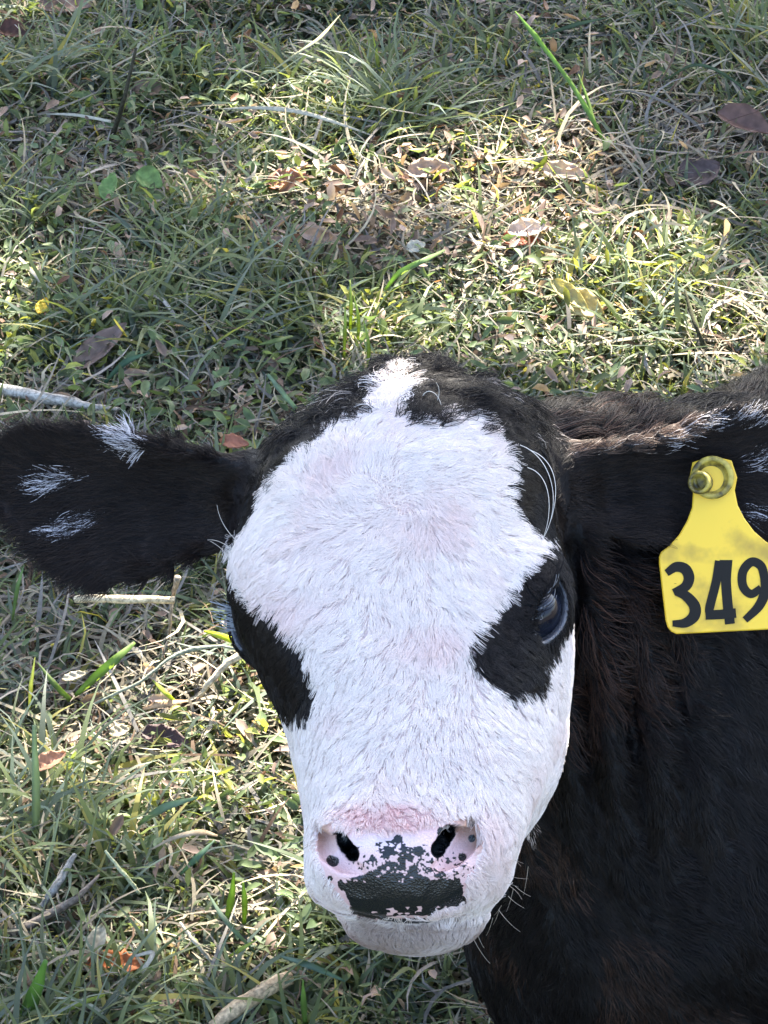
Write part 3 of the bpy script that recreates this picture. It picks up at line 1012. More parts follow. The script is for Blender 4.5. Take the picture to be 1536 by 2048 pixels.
# two hooves of the folded legs
def hoof(a, b, r):
    a, b = np.array(a), np.array(b)
    ax = unit(b - a); sx = unit(np.cross(ax, [0, 0, 1])); uz = np.cross(sx, ax)
    vs, fs = [], []
    prof = [(0, .98), (.25, 1.08), (.7, 1.2), (.95, 1.12), (1.0, .8)]
    for s, k in prof:
        for j in range(16):
            t = j / 16 * 2 * math.pi
            cl = 1 - .22 * math.exp(-((math.sin(t / 1.0) - 1) / .12) ** 2) * (s > .4)
            vs.append(a + (b - a) * s + (sx * math.cos(t) + uz * math.sin(t)) * r * k * cl)
    for i in range(4):
        for j in range(16):
            fs.append([i * 16 + j, i * 16 + (j + 1) % 16, i * 16 + 16 + (j + 1) % 16, i * 16 + 16 + j])
    fs.append(list(range(64, 80))[::-1])
    mesh_np('hoof', vs, fs, MAT_SKIN, calf, np.tile([.03, .026, .022], (80, 1)), True, {'rough': np.full(80, .5)})
hoof((.43, -.09, .04), (.475, -.088, .036), .029)
hoof((.78, .16, .035), (.735, .13, .034), .029)

# ------------------------------------------------------------------ yellow ear tag
m, nt, p, out = new_mat('tag_plastic')
tc = nt.nodes.new('ShaderNodeTexCoord'); nz = nt.nodes.new('ShaderNodeTexNoise'); nz.inputs['Scale'].default_value = 45; nz.inputs['Detail'].default_value = 6
nt.links.new(tc.outputs['Object'], nz.inputs['Vector'])
rp = nt.nodes.new('ShaderNodeValToRGB')
rp.color_ramp.elements[0].position = .28; rp.color_ramp.elements[0].color = (.46, .29, .03, 1)
rp.color_ramp.elements[1].position = .46; rp.color_ramp.elements[1].color = (.82, .53, .035, 1)
nt.links.new(nz.outputs['Fac'], rp.inputs[0]); nt.links.new(rp.outputs[0], p.inputs['Base Color'])
p.inputs['Roughness'].default_value = .42
p.inputs['Subsurface Weight'].default_value = .15
p.inputs['Subsurface Radius'].default_value = (.004, .003, .001)
MAT_TAG = m
m, nt, p, out = new_mat('tag_dirty_stud')
tc = nt.nodes.new('ShaderNodeTexCoord'); nz = nt.nodes.new('ShaderNodeTexNoise'); nz.inputs['Scale'].default_value = 160; nz.inputs['Detail'].default_value = 6
nt.links.new(tc.outputs['Object'], nz.inputs['Vector'])
rp = nt.nodes.new('ShaderNodeValToRGB')
rp.color_ramp.elements[0].position = .38; rp.color_ramp.elements[0].color = (.06, .045, .012, 1)
rp.color_ramp.elements[1].position = .62; rp.color_ramp.elements[1].color = (.46, .36, .06, 1)
nt.links.new(nz.outputs['Fac'], rp.inputs[0]); nt.links.new(rp.outputs[0], p.inputs['Base Color'])
p.inputs['Roughness'].default_value = .5
MAT_STUD = m
m, nt, p, out = new_mat('tag_ink')
p.inputs['Base Color'].default_value = (.016, .015, .013, 1)
p.inputs['Specular IOR Level'].default_value = .2
p.inputs['Roughness'].default_value = .8
MAT_INK = m

# front of the right ear under the stud
zz = np.linspace(.05, -.1, 301)
cc = np.array([pc(1424, 962, k) for k in zz])
dd = sdf(to_world(cc))
ZS = zz[np.argmax(dd < 0)]
ZT = ZS + .016
def tag_pt(u, v, dz=0.0):
    z = ZT + .00010 * (v - 1000) * .12 + dz - .00001 * (u - 1440)
    return pc(u, v, z)
half = [(1385, 925), (1378, 960), (1386, 985), (1384, 1015), (1374, 1042), (1358, 1070), (1338, 1092), (1322, 1104), (1318, 1114), (1318, 1126), (1324, 1180), (1331, 1240), (1335, 1254), (1342, 1263), (1353, 1268)]
# mirrored about the tag's own tilted centre line
mir = []
for (x, y) in half[::-1]:
    ctr = 1424 + (y - 925) * .062
    mir.append((2 * ctr - x, y - (ctr - x) * .10))
top = [(1404, 918), (1424, 915), (1446, 917)]
outline = half + mir + top[::-1]
def extrude(outline_c, depth, bev=.0006):
    """outline in camera-frame points; rounded plate of real thickness"""
    P_ = np.array(outline_c)
    n = len(P_)
    cen = P_.mean(0)
    tang = np.roll(P_, -1, 0) - np.roll(P_, 1, 0)
    nor = unit(np.stack([tang[:, 1], -tang[:, 0], np.zeros(n)], -1))
    if ((P_ - cen) * nor).sum() > 0:
        nor = -nor                                  # inward
    rings = [P_ + nor * bev + [0, 0, depth / 2], P_ + [0, 0, depth / 2 - bev], P_ + [0, 0, -depth / 2 + bev], P_ + nor * bev + [0, 0, -depth / 2]]
    vs = np.concatenate(rings)
    fs = []
    for k in range(3):
        for j in range(n):
            fs.append([k * n + j, k * n + (j + 1) % n, (k + 1) * n + (j + 1) % n, (k + 1) * n + j])
    fs.append(list(range(n))[::-1]); fs.append(list(range(3 * n, 4 * n)))
    return to_world(vs), fs
et_loc = to_world(tag_pt(1440, 1100))
etag = empty('ear_tag', et_loc)
tag(etag, 'yellow plastic tag numbered 349 hanging from the calf\'s ear', 'ear tag')
vs, fs = extrude([tag_pt(*q) for q in outline], .0018)
mesh_np('tag_panel', vs, fs, MAT_TAG, etag, smooth=False)
def tube_ring(cen, r_out, r_in, h, mat, name, nseg=28, tilt=(0, 0, 1)):
    cen = np.array(cen); zt = unit(np.array(tilt, float)); xa = unit(np.cross([0, 1, 0], zt)); ya = np.cross(zt, xa)
    prof = [(r_in * .55, -.002 + h * .3), (r_in, h * .25), (r_in, h * .9), ((r_in + r_out) / 2, h), (r_out, h * .85), (r_out, 0), (r_out * .9, -.002)]
    vs, fs = [], []
    for r_, z_ in prof:
        for j in range(nseg):
            t = j / nseg * 2 * math.pi
            vs.append(cen + (xa * math.cos(t) + ya * math.sin(t)) * r_ + zt * z_)
    for k in range(len(prof) - 1):
        for j in range(nseg):
            fs.append([k * nseg + j, k * nseg + (j + 1) % nseg, (k + 1) * nseg + (j + 1) % nseg, (k + 1) * nseg + j])
    fs.append(list(range(nseg))[::-1]); fs.append(list(range((len(prof) - 1) * nseg, len(prof) * nseg)))
    return mesh_np(name, to_world(np.array(vs)), fs, mat, etag)
tube_ring(tag_pt(1424, 955, .001), .0115, .0085, .003, MAT_STUD, 'collar')
tube_ring(tag_pt(1404, 965, .0035), .0062, .0042, .006, MAT_STUD, 'stud', tilt=(-.45, .0, 1))

def stroke(pl, w, dz_):
    q = np.array(pl, float)
    # dense Catmull-Rom through the points
    P0 = np.concatenate([[2 * q[0] - q[1]], q, [2 * q[-1] - q[-2]]])
    cl = []
    for k in range(1, len(P0) - 2):
        for t in np.linspace(0, 1, 7, endpoint=False):
            a, b2, c2, d2 = P0[k - 1], P0[k], P0[k + 1], P0[k + 2]
            cl.append(.5 * (2 * b2 + (c2 - a) * t + (2 * a - 5 * b2 + 4 * c2 - d2) * t ** 2 + (3 * b2 - a - 3 * c2 + d2) * t ** 3))
    cl.append(q[-1]); cl = np.array(cl)
    tg = unit(np.gradient(cl, axis=0)); nn = np.stack([-tg[:, 1], tg[:, 0]], -1)
    w = np.interp(np.linspace(0, 1, len(cl)), np.linspace(0, 1, len(w)), w) / 2 if isinstance(w, (list, tuple)) else np.full(len(cl), w / 2)
    L_, R_ = cl + nn * w[:, None], cl - nn * w[:, None]
    n = len(cl)
    vs = [tag_pt(x, y, .0012 + dz_) for x, y in L_] + [tag_pt(x, y, .0012 + dz_) for x, y in R_] + [tag_pt(x, y, .0007) for x, y in L_] + [tag_pt(x, y, .0007) for x, y in R_]
    fs = []
    for k in range(n - 1):
        fs += [[k, k + 1, n + k + 1, n + k], [2 * n + k, 3 * n + k, 3 * n + k + 1, 2 * n + k + 1], [k, 2 * n + k, 2 * n + k + 1, k + 1], [n + k, n + k + 1, 3 * n + k + 1, 3 * n + k]]
    return np.array(vs), fs
def digit(strokes):
    vs, fs, o = [], [], 0
    for k_, (pl, w) in enumerate(strokes):
        a, f = stroke(pl, w, .00012 * k_)
        vs.append(a); fs += [[i + o for i in x] for x in f]; o += len(a)
    mesh_np('digit', to_world(np.concatenate(vs)), fs, MAT_INK, etag, smooth=False)
digit([([(1333, 1146), (1352, 1134), (1370, 1138), (1378, 1155), (1371, 1173), (1347, 1185)], [14, 20, 22, 22, 20, 14]),
       ([(1352, 1184), (1372, 1192), (1389, 1212), (1388, 1232), (1370, 1246), (1345, 1247)], [14, 20, 23, 23, 19, 12])])
digit([([(1452, 1120), (1452, 1160), (1455, 1205), (1460, 1248)], [26, 20, 20, 20]), ([(1440, 1122), (1432, 1165), (1420, 1212), (1418, 1226)], [20, 18, 18, 16]), ([(1411, 1230), (1440, 1229), (1472, 1226)], 19)])
digit([([(1530, 1158), (1522, 1132), (1503, 1124), (1486, 1143), (1486, 1172), (1502, 1188), (1522, 1176)], [18, 18, 18, 18, 18, 17, 14]),
       ([(1530, 1150), (1531, 1180), (1518, 1212), (1490, 1240)], [20, 21, 19, 14])])

# ------------------------------------------------------------------ the shading tree up-sun (out of frame): its crown throws the dappled shade
SPOTS = [(880, 375, 370, 85, 1), (620, 215, 130, 50, .85), (1180, 475, 330, 110, .95), (1330, 640, 330, 120, 1), (840, 645, 170, 100, .9),
         (10, 640, 70, 190, .9), (480, 1450, 180, 200, 1), (220, 1560, 300, 150, .85), (250, 1830, 330, 170, .85), (570, 1700, 90, 190, 1), (640, 1960, 90, 60, .6), (40, 30, 100, 50, .4)]
spots = []
for (u, v, ru, rv, s) in SPOTS:
    c0 = gp(u, v, .02); cu = gp(u + ru, v, .02); cv = gp(u, v - rv, .02)
    spots.append((c0[0], c0[1], abs(cu[0] - c0[0]) + .012, abs(cv[1] - c0[1]) + .016, s))
def down_sun(P_):
    return P_ - SUN * (P_[..., 2:3] / SUN[2])
def hit(u, v):
    z = np.linspace(.2, -.5, 351)
    p_ = to_world(np.array([pc(u, v, k) for k in z]))
    return p_[np.argmax(sdf(p_) < 0)]
for (wp, rx_, ry_, s) in ((hit(760, 768), .035, .030, 1), (hit(900, 765), .035, .030, 1), (hit(1060, 800), .035, .03, .8), (hit(1200, 835), .05, .025, .65),
                          (hit(1330, 868), .06, .045, 1), (hit(1460, 835), .05, .045, 1), (gp(1188, 245, .035), .03, .05, 1), (gp(1080, 85, .085), .04, .05, 1)):
    g0 = down_sun(np.array(wp))
    spots.append((g0[0], g0[1], rx_, ry_, s))
def sun_mask(G):
    m_ = np.zeros(len(G))
    q = np.stack([G[:, 0], G[:, 1], np.zeros(len(G))], -1)
    wob = 1 + .35 * noise3(q, 7, 90) + .30 * noise3(q, 22, 92)
    for (x, y, rx_, ry_, s) in spots:
        r = np.hypot((G[:, 0] - x) / rx_, (G[:, 1] - y) / ry_) * wob
        m_ = np.maximum(m_, s * sstep(1.15, .8, r))
    away = sstep(.7, 1.3, np.hypot(G[:, 0], G[:, 1] - .6))
    m_ = np.maximum(m_, away * .8 * (noise3(q, 2.6, 91) > .25))
    return m_
CR_C = SUN * 4.3; CR_R = np.array([2.1, 1.9, .75])
nl = 52000
q = unit(rng.normal(size=(nl, 3))) * (rng.random((nl, 1)) ** .4)
Lc = CR_C + q * CR_R
G = down_sun(Lc)
mk = sun_mask(G)
keep = rng.random(nl) > mk ** .4
Lc = Lc[keep]
nl = len(Lc)
ex = unit(rng.normal(size=(nl, 3)) * [1, 1, .5]); nn = unit(np.array([0, 0, 1.0]) + .6 * rng.normal(size=(nl, 3)) + SUN * .4)
ey = unit(np.cross(nn, ex)); ex = np.cross(ey, nn)
sz = .020 + .022 * rng.random((nl, 1))
shape = [(-1, 0, 0), (-.3, .5, .08), (.4, .42, .06), (1, 0, -.1), (.4, -.42, .06), (-.3, -.5, .08)]
Vt = np.stack([Lc + (ex * a + ey * b2 + nn * c2) * sz for a, b2, c2 in shape], 1).reshape(-1, 3)
i0 = np.arange(nl)[:, None] * 6
Ft = np.concatenate([i0 + np.array([[0, 1, 2, 3]]), i0 + np.array([[0, 3, 4, 5]])])
gcol = np.array([.05, .09, .022]) * (.6 + .8 * rng.random((nl, 1)))
tree = empty('shade_tree', (CR_C[0] + 2.3, CR_C[1] + .9, 0))
tag(tree, 'broad leafy tree whose crown throws dappled shade over the calf', 'tree')
mesh_np('crown', Vt, Ft, MAT_LEAF, tree, np.repeat(gcol, 6, 0))
def limb_tube(pl, radii, ns=10):
    pl = np.array(pl, float)
    vs, fs = [], []
    for k in range(len(pl)):
        d_ = unit(pl[min(k + 1, len(pl) - 1)] - pl[max(k - 1, 0)])
        xa = unit(np.cross(d_, [.3, .9, .2])); ya = np.cross(d_, xa)
        for j in range(ns):
            t = j / ns * 2 * math.pi
            rr = radii[k] * (1 + .08 * math.sin(3 * t + k))
            vs.append(pl[k] + (xa * math.cos(t) + ya * math.sin(t)) * rr)
    for k in range(len(pl) - 1):
        for j in range(ns):
            fs.append([k * ns + j, k * ns + (j + 1) % ns, (k + 1) * ns + (j + 1) % ns, (k + 1) * ns + j])
    fs.append(list(range(ns))[::-1]); fs.append(list(range((len(pl) - 1) * ns, len(pl) * ns)))
    return np.array(vs), fs
tb = np.array([CR_C[0] + 2.3, CR_C[1] + .9, 0])
fork = tb + np.array([-.25, -.1, 2.2])
vs, fs = limb_tube([tb - [0, 0, .1], tb + [0, 0, .3], tb + [-.08, -.05, 1.2], fork, tb + [-.9, .15, 2.9], tb + [-1.5, .3, 3.2]], [.30, .2, .17, .15, .09, .03])
mesh_np('trunk', vs, fs, MAT_BARK, tree, np.tile([.12, .095, .075], (len(vs), 1)))
for dx, dy, dz in ((-1.0, 1.0, .9), (-.4, -1.0, .9), (-1.3, -2.0, 1.0), (.3, .6, 1.1), (-1.9, 1.0, 1.1), (-.3, -2.3, .8)):
    end = fork + np.array([dx, dy, dz])
    vs, fs = limb_tube([fork + [0, 0, random.uniform(-.2, .05)], (fork + end) / 2 + [0, 0, .12], end], [.08, .05, .015], 8)
    mesh_np('branch', vs, fs, MAT_BARK, tree, np.tile([.12, .095, .075], (len(vs), 1)))

# ------------------------------------------------------------------ grass
def blades(n, xr, yr, length, width, e0, e1, twist, colfn, seg=4, dens=None, zlift=0.0, hug=None):
    x = rng.uniform(xr[0], xr[1], n); y = rng.uniform(yr[0], yr[1], n)
    q = np.stack([x, y, np.zeros(n)], -1)
    ok = np.ones(n, bool)
    if dens is not None:
        ok = rng.random(n) < dens(q)
    x, y, q = x[ok], y[ok], q[ok]
    n = len(x)
    inside = np.zeros(n, bool)
    cand = (x > -.1) & (x < 1.15) & (y > -.2) & (y < .95)
    inside[cand] = sdf(np.stack([x[cand], y[cand], np.full(cand.sum(), .015)], -1)) < -.012
    x, y, q = x[~inside], y[~inside], q[~inside]
    n = len(x)
    z = ground_z(x, y) + zlift * rng.random(n)
    hd = rng.uniform(0, 2 * math.pi, n)
    L_ = rng.uniform(length[0], length[1], n) * (1 + .35 * noise3(q, 9, 101))
    W_ = rng.uniform(width[0], width[1], n)
    a0 = np.radians(rng.uniform(e0[0], e0[1], n)); a1 = np.radians(rng.uniform(e1[0], e1[1], n))
    tw = rng.normal(size=n) * twist
    roll = rng.normal(size=n) * .5
    pos = np.stack([x, y, z], -1)
    rows = []
    for k in range(seg + 1):
        s = k / seg
        h = hd + tw * s
        a = a0 + (a1 - a0) * s
        d_ = np.stack([np.cos(h) * np.cos(a), np.sin(h) * np.cos(a), np.sin(a)], -1)
        sd = np.stack([-np.sin(h), np.cos(h), roll], -1)
        sd = unit(sd)
        wk = W_ * (1 - s ** 1.8) * (.75 + .5 * s * (1 - s) * 4 * .5) / 2 + .00012
        rows.append(pos + sd * wk[:, None]); rows.append(pos - sd * wk[:, None])
        pos = pos + d_ * (L_ / seg)[:, None]
        pos[:, 2] = np.maximum(pos[:, 2], ground_z(pos[:, 0], pos[:, 1]) + .001)
    Vb = np.stack(rows, 1)
    per = 2 * (seg + 1)
    i0 = (np.arange(n) * per)[:, None, None]
    f = np.array([[2 * k, 2 * k + 1, 2 * k + 3, 2 * k + 2] for k in range(seg)])[None]
    F_ = (i0 + f).reshape(-1, 4)
    c_ = colfn(q, n)
    cv = np.repeat(c_[:, None], per, 1)
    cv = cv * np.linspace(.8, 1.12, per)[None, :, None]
    return Vb.reshape(-1, 3), F_, np.clip(cv.reshape(-1, 3), 0, 1)

def merge(parts):
    vs, fs, cs, o = [], [], [], 0
    for a, f, c_ in parts:
        vs.append(a); fs.append(f + o); cs.append(c_); o += len(a)
    return np.concatenate(vs), np.concatenate(fs), np.concatenate(cs)

def green(q, n):
    t = rng.random((n, 1)); m_ = (.5 + .5 * noise3(q, 5, 110))[:, None]
    dark = np.array([.072, .100, .052]); lite = np.array([.155, .190, .085]); yel = np.array([.26, .24, .080]); blu = np.array([.098, .128, .100])
    c_ = dark + (lite - dark) * t
    c_ = np.where(rng.random((n, 1)) < .25 + .3 * m_, blu * (.7 + .8 * t), c_)
    return np.where(rng.random((n, 1)) < .04 + .05 * m_, yel * (.8 + .5 * t), c_)
def straw(q, n):
    t = rng.random((n, 1))
    a = np.array([.21, .18, .135]); b2 = np.array([.43, .37, .25]); g_ = np.array([.18, .165, .145]); br = np.array([.11, .07, .045])
    c_ = a + (b2 - a) * t ** 2
    c_ = np.where(rng.random((n, 1)) < .35, g_ * (.6 + .9 * t), c_)
    return np.where(rng.random((n, 1)) < .15, br * (.6 + .8 * t), c_)
lit0 = [gp(720, 390), gp(860, 365), gp(990, 380), gp(1130, 360), gp(640, 470), gp(1030, 460), gp(740, 490)]
def near_litter(q):
    d_ = np.min([np.hypot(q[:, 0] - l[0], (q[:, 1] - l[1])) for l in lit0], 0)
    return sstep(.085, .02, d_ + .03 * noise3(q, 30, 125))
def dgreen(q):
    return np.clip(.72 + .55 * noise3(q, 7, 120) + .35 * noise3(q, 20, 121), .10, 1) * (1 - .72 * near_litter(q))
def dstraw(q):
    return np.clip(.65 - .5 * noise3(q, 7, 120) + .3 * noise3(q, 15, 122), .1, 1)
XR, YR = (-.52, .52), (-.02, 1.62)
parts = [blades(82000, XR, YR, (.015, .042), (.0022, .0054), (25, 80), (-30, 45), .9, green, 4, dgreen),
         blades(30000, XR, YR, (.045, .085), (.0022, .0056), (30, 75), (-40, 30), .6, green, 5, lambda q: np.clip(3.0 * noise3(q, 13, 140) - .55, 0, 1) * (1 - .8 * near_litter(q)))]
Vg, Fg, Cg = merge(parts)
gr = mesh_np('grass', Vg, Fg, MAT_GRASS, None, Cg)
tag(gr, 'short tangled green pasture grass around the calf', 'grass', kind='stuff')
parts = [blades(58000, XR, YR, (.012, .042), (.0014, .0040), (-5, 50), (-35, 35), 2.2, straw, 4, dstraw, .012),
         blades(4500, XR, YR, (.04, .09), (.0014, .0036), (0, 40), (-30, 20), .9, straw, 5, dstraw, .02)]
Vg, Fg, Cg = merge(parts)
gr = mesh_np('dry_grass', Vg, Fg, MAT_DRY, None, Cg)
tag(gr, 'grey and straw coloured dead grass matted between the green blades', 'dry grass', kind='stuff')
# wider pasture, coarser with distance
def ring(q):
    r = np.maximum(np.abs(q[:, 0]) / .52, np.abs(q[:, 1] - .8) / .82)
    return (r > 1) * np.clip(1.6 - r * .35, .05, 1)
parts = [blades(75000, (-1.3, 1.4), (-1.0, 2.5), (.02, .055), (.002, .005), (25, 80), (-30, 45), .8, green, 3, ring),
         blades(40000, (-1.3, 1.4), (-1.0, 2.5), (.015, .05), (.0014, .004), (0, 50), (-30, 30), 1.6, straw, 3, ring),
         blades(60000, (-2.4, 2.6), (-2.0, 3.6), (.03, .07), (.002, .005), (25, 80), (-30, 45), .8, green, 3, ring),
         blades(30000, (-2.4, 2.6), (-2.0, 3.6), (.03, .08), (.0015, .004), (0, 45), (-30, 25), 1.2, straw, 3, ring)]
Vg, Fg, Cg = merge(parts)
gr = mesh_np('pasture_grass', Vg, Fg, MAT_GRASS, None, Cg)
tag(gr, 'rougher grass of the surrounding pasture', 'grass', kind='stuff')

# small broad weed leaves and leaf crumbs
def flat_leaves(n, size, asp, colfn, zr, tilt, dens=None, xr=XR, yr=YR):
    x = rng.uniform(*xr, n); y = rng.uniform(*yr, n)
    q = np.stack([x, y, np.zeros(n)], -1)
    ok = rng.random(n) < (dens(q) if dens is not None else 1)
    q = q[ok]; n = len(q)
    inside = sdf(q + [0, 0, .015]) < -.01
    q = q[~inside]; n = len(q)
    q = q + np.stack([np.zeros(n), np.zeros(n), ground_z(q[:, 0], q[:, 1]) + rng.uniform(*zr, n)], -1)
    nn = unit(np.array([0, 0, 1.0]) + tilt * rng.normal(size=(n, 3)))
    ex = unit(np.cross(nn, rng.normal(size=(n, 3)))); ey = np.cross(nn, ex)
    s = rng.uniform(*size, (n, 1)) / 2
    cp = rng.normal(size=(n, 1)) * .25
    sh = [(-1, 0, 0), (-.45, .72, .18), (.35, .62, .16), (1, 0, -.15), (.35, -.62, .16), (-.45, -.72, .18), (0, 0, -.05)]
    Vl = np.stack([q + (ex * a + ey * b2 * asp + nn * (c2 + cp * abs(a))) * s for a, b2, c2 in sh], 1)
    i0 = (np.arange(n) * 7)[:, None, None]
    f = np.array([[0, 1, 6], [1, 2, 6], [2, 3, 6], [3, 4, 6], [4, 5, 6], [5, 0, 6]])[None]
    c_ = np.repeat(colfn(q, n)[:, None], 7, 1)
    return Vl.reshape(-1, 3), (i0 + f).reshape(-1, 3), c_.reshape(-1, 3)
def weedcol(q, n):
    return np.array([.085, .125, .06]) * (.6 + .9 * rng.random((n, 1))) + np.array([.03, .02, 0]) * rng.random((n, 1))
def littercol(q, n):
    t = rng.random((n, 1))
    c_ = np.array([.17, .115, .09]) + np.array([.30, .22, .18]) * t ** 2
    return np.where(rng.random((n, 1)) < .12, np.array([.15, .075, .045]), c_)
a, f, c_ = flat_leaves(16000, (.007, .018), .55, weedcol, (.006, .03), .5, lambda q: np.clip(.4 + .9 * noise3(q, 4, 130), .05, 1))
tag(mesh_np('small_weeds', a, f, MAT_LEAF, None, c_), 'tiny broad leaves of weeds growing low in the grass', 'weeds', kind='stuff')
def dlit(q):
    return np.clip(.15 + .95 * near_litter(q), 0, 1)
a, f, c_ = flat_leaves(15000, (.006, .020), .5, littercol, (.004, .030), .5, dlit)
tag(mesh_np('leaf_litter', a, f, MAT_LEAF, None, c_), 'crumbled dead leaf litter scattered over the grass', 'leaf litter', kind='stuff')

yc = [(gp(545, 1430), .045), (gp(420, 1500), .06), (gp(700, 650), .04), (gp(940, 395), .03), (gp(20, 700), .05), (gp(1330, 600), .07)]
def dyel(q):
    return np.max([np.exp(-((q[:, 0] - c_[0]) ** 2 + (q[:, 1] - c_[1]) ** 2) / r_ ** 2) for c_, r_ in yc], 0) * .5 * (noise3(q, 30, 150) > -.3)
def sunlit_yelcol(q, n):
    return np.array([.24, .25, .060]) * (.6 + .7 * rng.random((n, 1)))  # sunlit yellow put into the leaf colour where the sun patches fall
a, f, c_ = flat_leaves(26000, (.007, .020), .42, sunlit_yelcol, (.012, .034), .6, dyel)
tag(mesh_np('sunlit_yellow_weeds', a, f, MAT_LEAF, None, c_), 'weed leaves coloured sunlit yellow green beside the cheek and poll', 'weeds', kind='stuff')
# ------------------------------------------------------------------ single leaves, blades and stalks one can pick out
def ribbon(name, pl, w, col, label, cat, mat=None, group=None, fold=.5, thick=.0004):
    """pl: (pixel u, v, height over ground) of points along the blade; w: width in metres along it"""
    q = np.array([gp(u, v, h) for u, v, h in pl])
    k = 6
    P0 = np.concatenate([[2 * q[0] - q[1]], q, [2 * q[-1] - q[-2]]])
    cl = []
    for i in range(1, len(P0) - 2):
        for t in np.linspace(0, 1, k, endpoint=False):
            a, b2, c2, d2 = P0[i - 1], P0[i], P0[i + 1], P0[i + 2]
            cl.append(.5 * (2 * b2 + (c2 - a) * t + (2 * a - 5 * b2 + 4 * c2 - d2) * t ** 2 + (3 * b2 - a - 3 * c2 + d2) * t ** 3))
    cl.append(q[-1]); cl = np.array(cl); n = len(cl)
    tg = unit(np.gradient(cl, axis=0))
    view = unit(CAMP + np.array([.15, .1, .5]) - cl)
    sd = unit(np.cross(tg, view)); nn = np.cross(sd, tg)
    W_ = np.interp(np.linspace(0, 1, n), np.linspace(0, 1, len(w)), w)[:, None] / 2 * .66
    jit = 1 + .10 * np.sin(np.arange(n) * 1.7)[:, None]
    L_, R_ = cl + sd * W_ * jit + nn * W_ * fold, cl - sd * W_ + nn * W_ * fold
    vs = np.concatenate([L_, cl, R_, L_ - nn * thick, cl - nn * thick, R_ - nn * thick])
    fs = []
    for i in range(n - 1):
        A = lambda r, j: r * n + j
        fs += [[A(0, i), A(0, i + 1), A(1, i + 1), A(1, i)], [A(1, i), A(1, i + 1), A(2, i + 1), A(2, i)],
               [A(3, i), A(4, i), A(4, i + 1), A(3, i + 1)], [A(4, i), A(5, i), A(5, i + 1), A(4, i + 1)],
               [A(0, i), A(3, i), A(3, i + 1), A(0, i + 1)], [A(2, i), A(2, i + 1), A(5, i + 1), A(5, i)]]
    fs += [[0, n, 4 * n, 3 * n], [n, 2 * n, 5 * n, 4 * n], [n - 1, 4 * n - 1, 5 * n - 1, 2 * n - 1], [2 * n - 1, 5 * n - 1, 6 * n - 1, 3 * n - 1]]
    cc_ = np.tile(np.array(col, float), (len(vs), 1)) * (.85 + .3 * rng.random((len(vs), 1)))
    cc_[n:2 * n] *= 1.25
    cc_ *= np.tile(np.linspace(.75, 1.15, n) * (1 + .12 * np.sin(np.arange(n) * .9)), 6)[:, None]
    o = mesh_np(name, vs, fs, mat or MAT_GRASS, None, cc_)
    return tag(o, label, cat, group)

def stalk(name, pl, r, col, label, cat, group=None):
    q = np.array([gp(u, v, h) for u, v, h in pl])
    t0 = np.linspace(0, 1, len(q)); t1 = np.linspace(0, 1, 4 * len(q))
    q2 = np.stack([np.interp(t1, t0, q[:, k]) for k in range(3)], -1) + .0002 * rng.normal(size=(len(t1), 3))
    rr = np.interp(t1, np.linspace(0, 1, len(r)), r) * (1 + .035 * rng.normal(size=len(t1)))
    vs, fs = limb_tube(q2, rr, 9)
    stripe = rng.uniform(.6, 1.25, 9)
    cc_ = np.tile(np.array(col, float), (len(vs), 1)) * (.85 + .25 * rng.random((len(vs), 1))) * np.tile(stripe, len(t1))[:, None]
    o = mesh_np(name, vs, fs, MAT_STICK, None, cc_)
    return tag(o, label, cat, group)

def leaf(name, u, v, h, ang, L_, W_, col, label, cat='leaf', tilt=(.0, -.35), curl=.25, group=None, jag=.0, spots_=0):
    """one broad leaf with midrib, curl and ragged edge; ang in the picture plane"""
    c0 = gp(u, v, h)
    nn = unit(np.array([tilt[0], tilt[1], 1.0]))
    ex = np.array([math.cos(ang), math.sin(ang), 0.0]); ex = unit(ex - nn * (ex @ nn)); ey = np.cross(nn, ex)
    nu, nv = 14, 8
    vs, cs = [], []
    for i in range(nu + 1):
        s = i / nu
        half = W_ / 2 * (math.sin(math.pi * s ** .8) ** .8 if 0 < s < 1 else 0) + .0003
        for j in range(nv + 1):
            t = j / nv * 2 - 1
            e = half * (1 + jag * math.sin(s * 40 + (t > 0)))
            zz_ = curl * abs(t) ** 1.5 * half * 1.2 + curl * .4 * L_ * (s - .5) ** 2 * (1 if curl > 0 else 1) + .0008 * math.sin(s * 23 + t * 5)
            if abs(t) < .1:
                zz_ -= .0005
            vs.append(c0 + ex * (s - .5) * L_ + ey * t * e + nn * zz_)
            b_ = 1.15 if abs(t) < .13 else 1.0
            rib = 1.08 if abs(math.sin(s * 22 + abs(t) * 5)) > .93 else 1
            sp_ = .55 if spots_ and random.random() < spots_ else 1
            cs.append(np.array(col) * b_ * rib * sp_ * random.uniform(.88, 1.1))
    n1_ = len(vs)
    vs = np.array(vs); vs = np.concatenate([vs, vs - nn * .00045]); cs = np.concatenate([cs, cs])
    fs = []
    g_ = lambda i, j: i * (nv + 1) + j
    for i in range(nu):
        for j in range(nv):
            f4 = [g_(i, j), g_(i + 1, j), g_(i + 1, j + 1), g_(i, j + 1)]
            fs.append(f4); fs.append([k + n1_ for k in f4[::-1]])
    for i in range(nu):
        for j in (0, nv):
            a_, b_ = g_(i, j), g_(i + 1, j)
            fs.append([a_, b_, b_ + n1_, a_ + n1_] if j else [b_, a_, a_ + n1_, b_ + n1_])
    o = mesh_np(name, vs, fs, MAT_LEAF, None, np.clip(cs, 0, 1))
    return tag(o, label, cat, group)

GR = (.12, .20, .045); YG = (.26, .30, .06); BG = (.085, .125, .07); ST = (.42, .36, .26); PALE = (.50, .45, .34); GY = (.22, .20, .165)
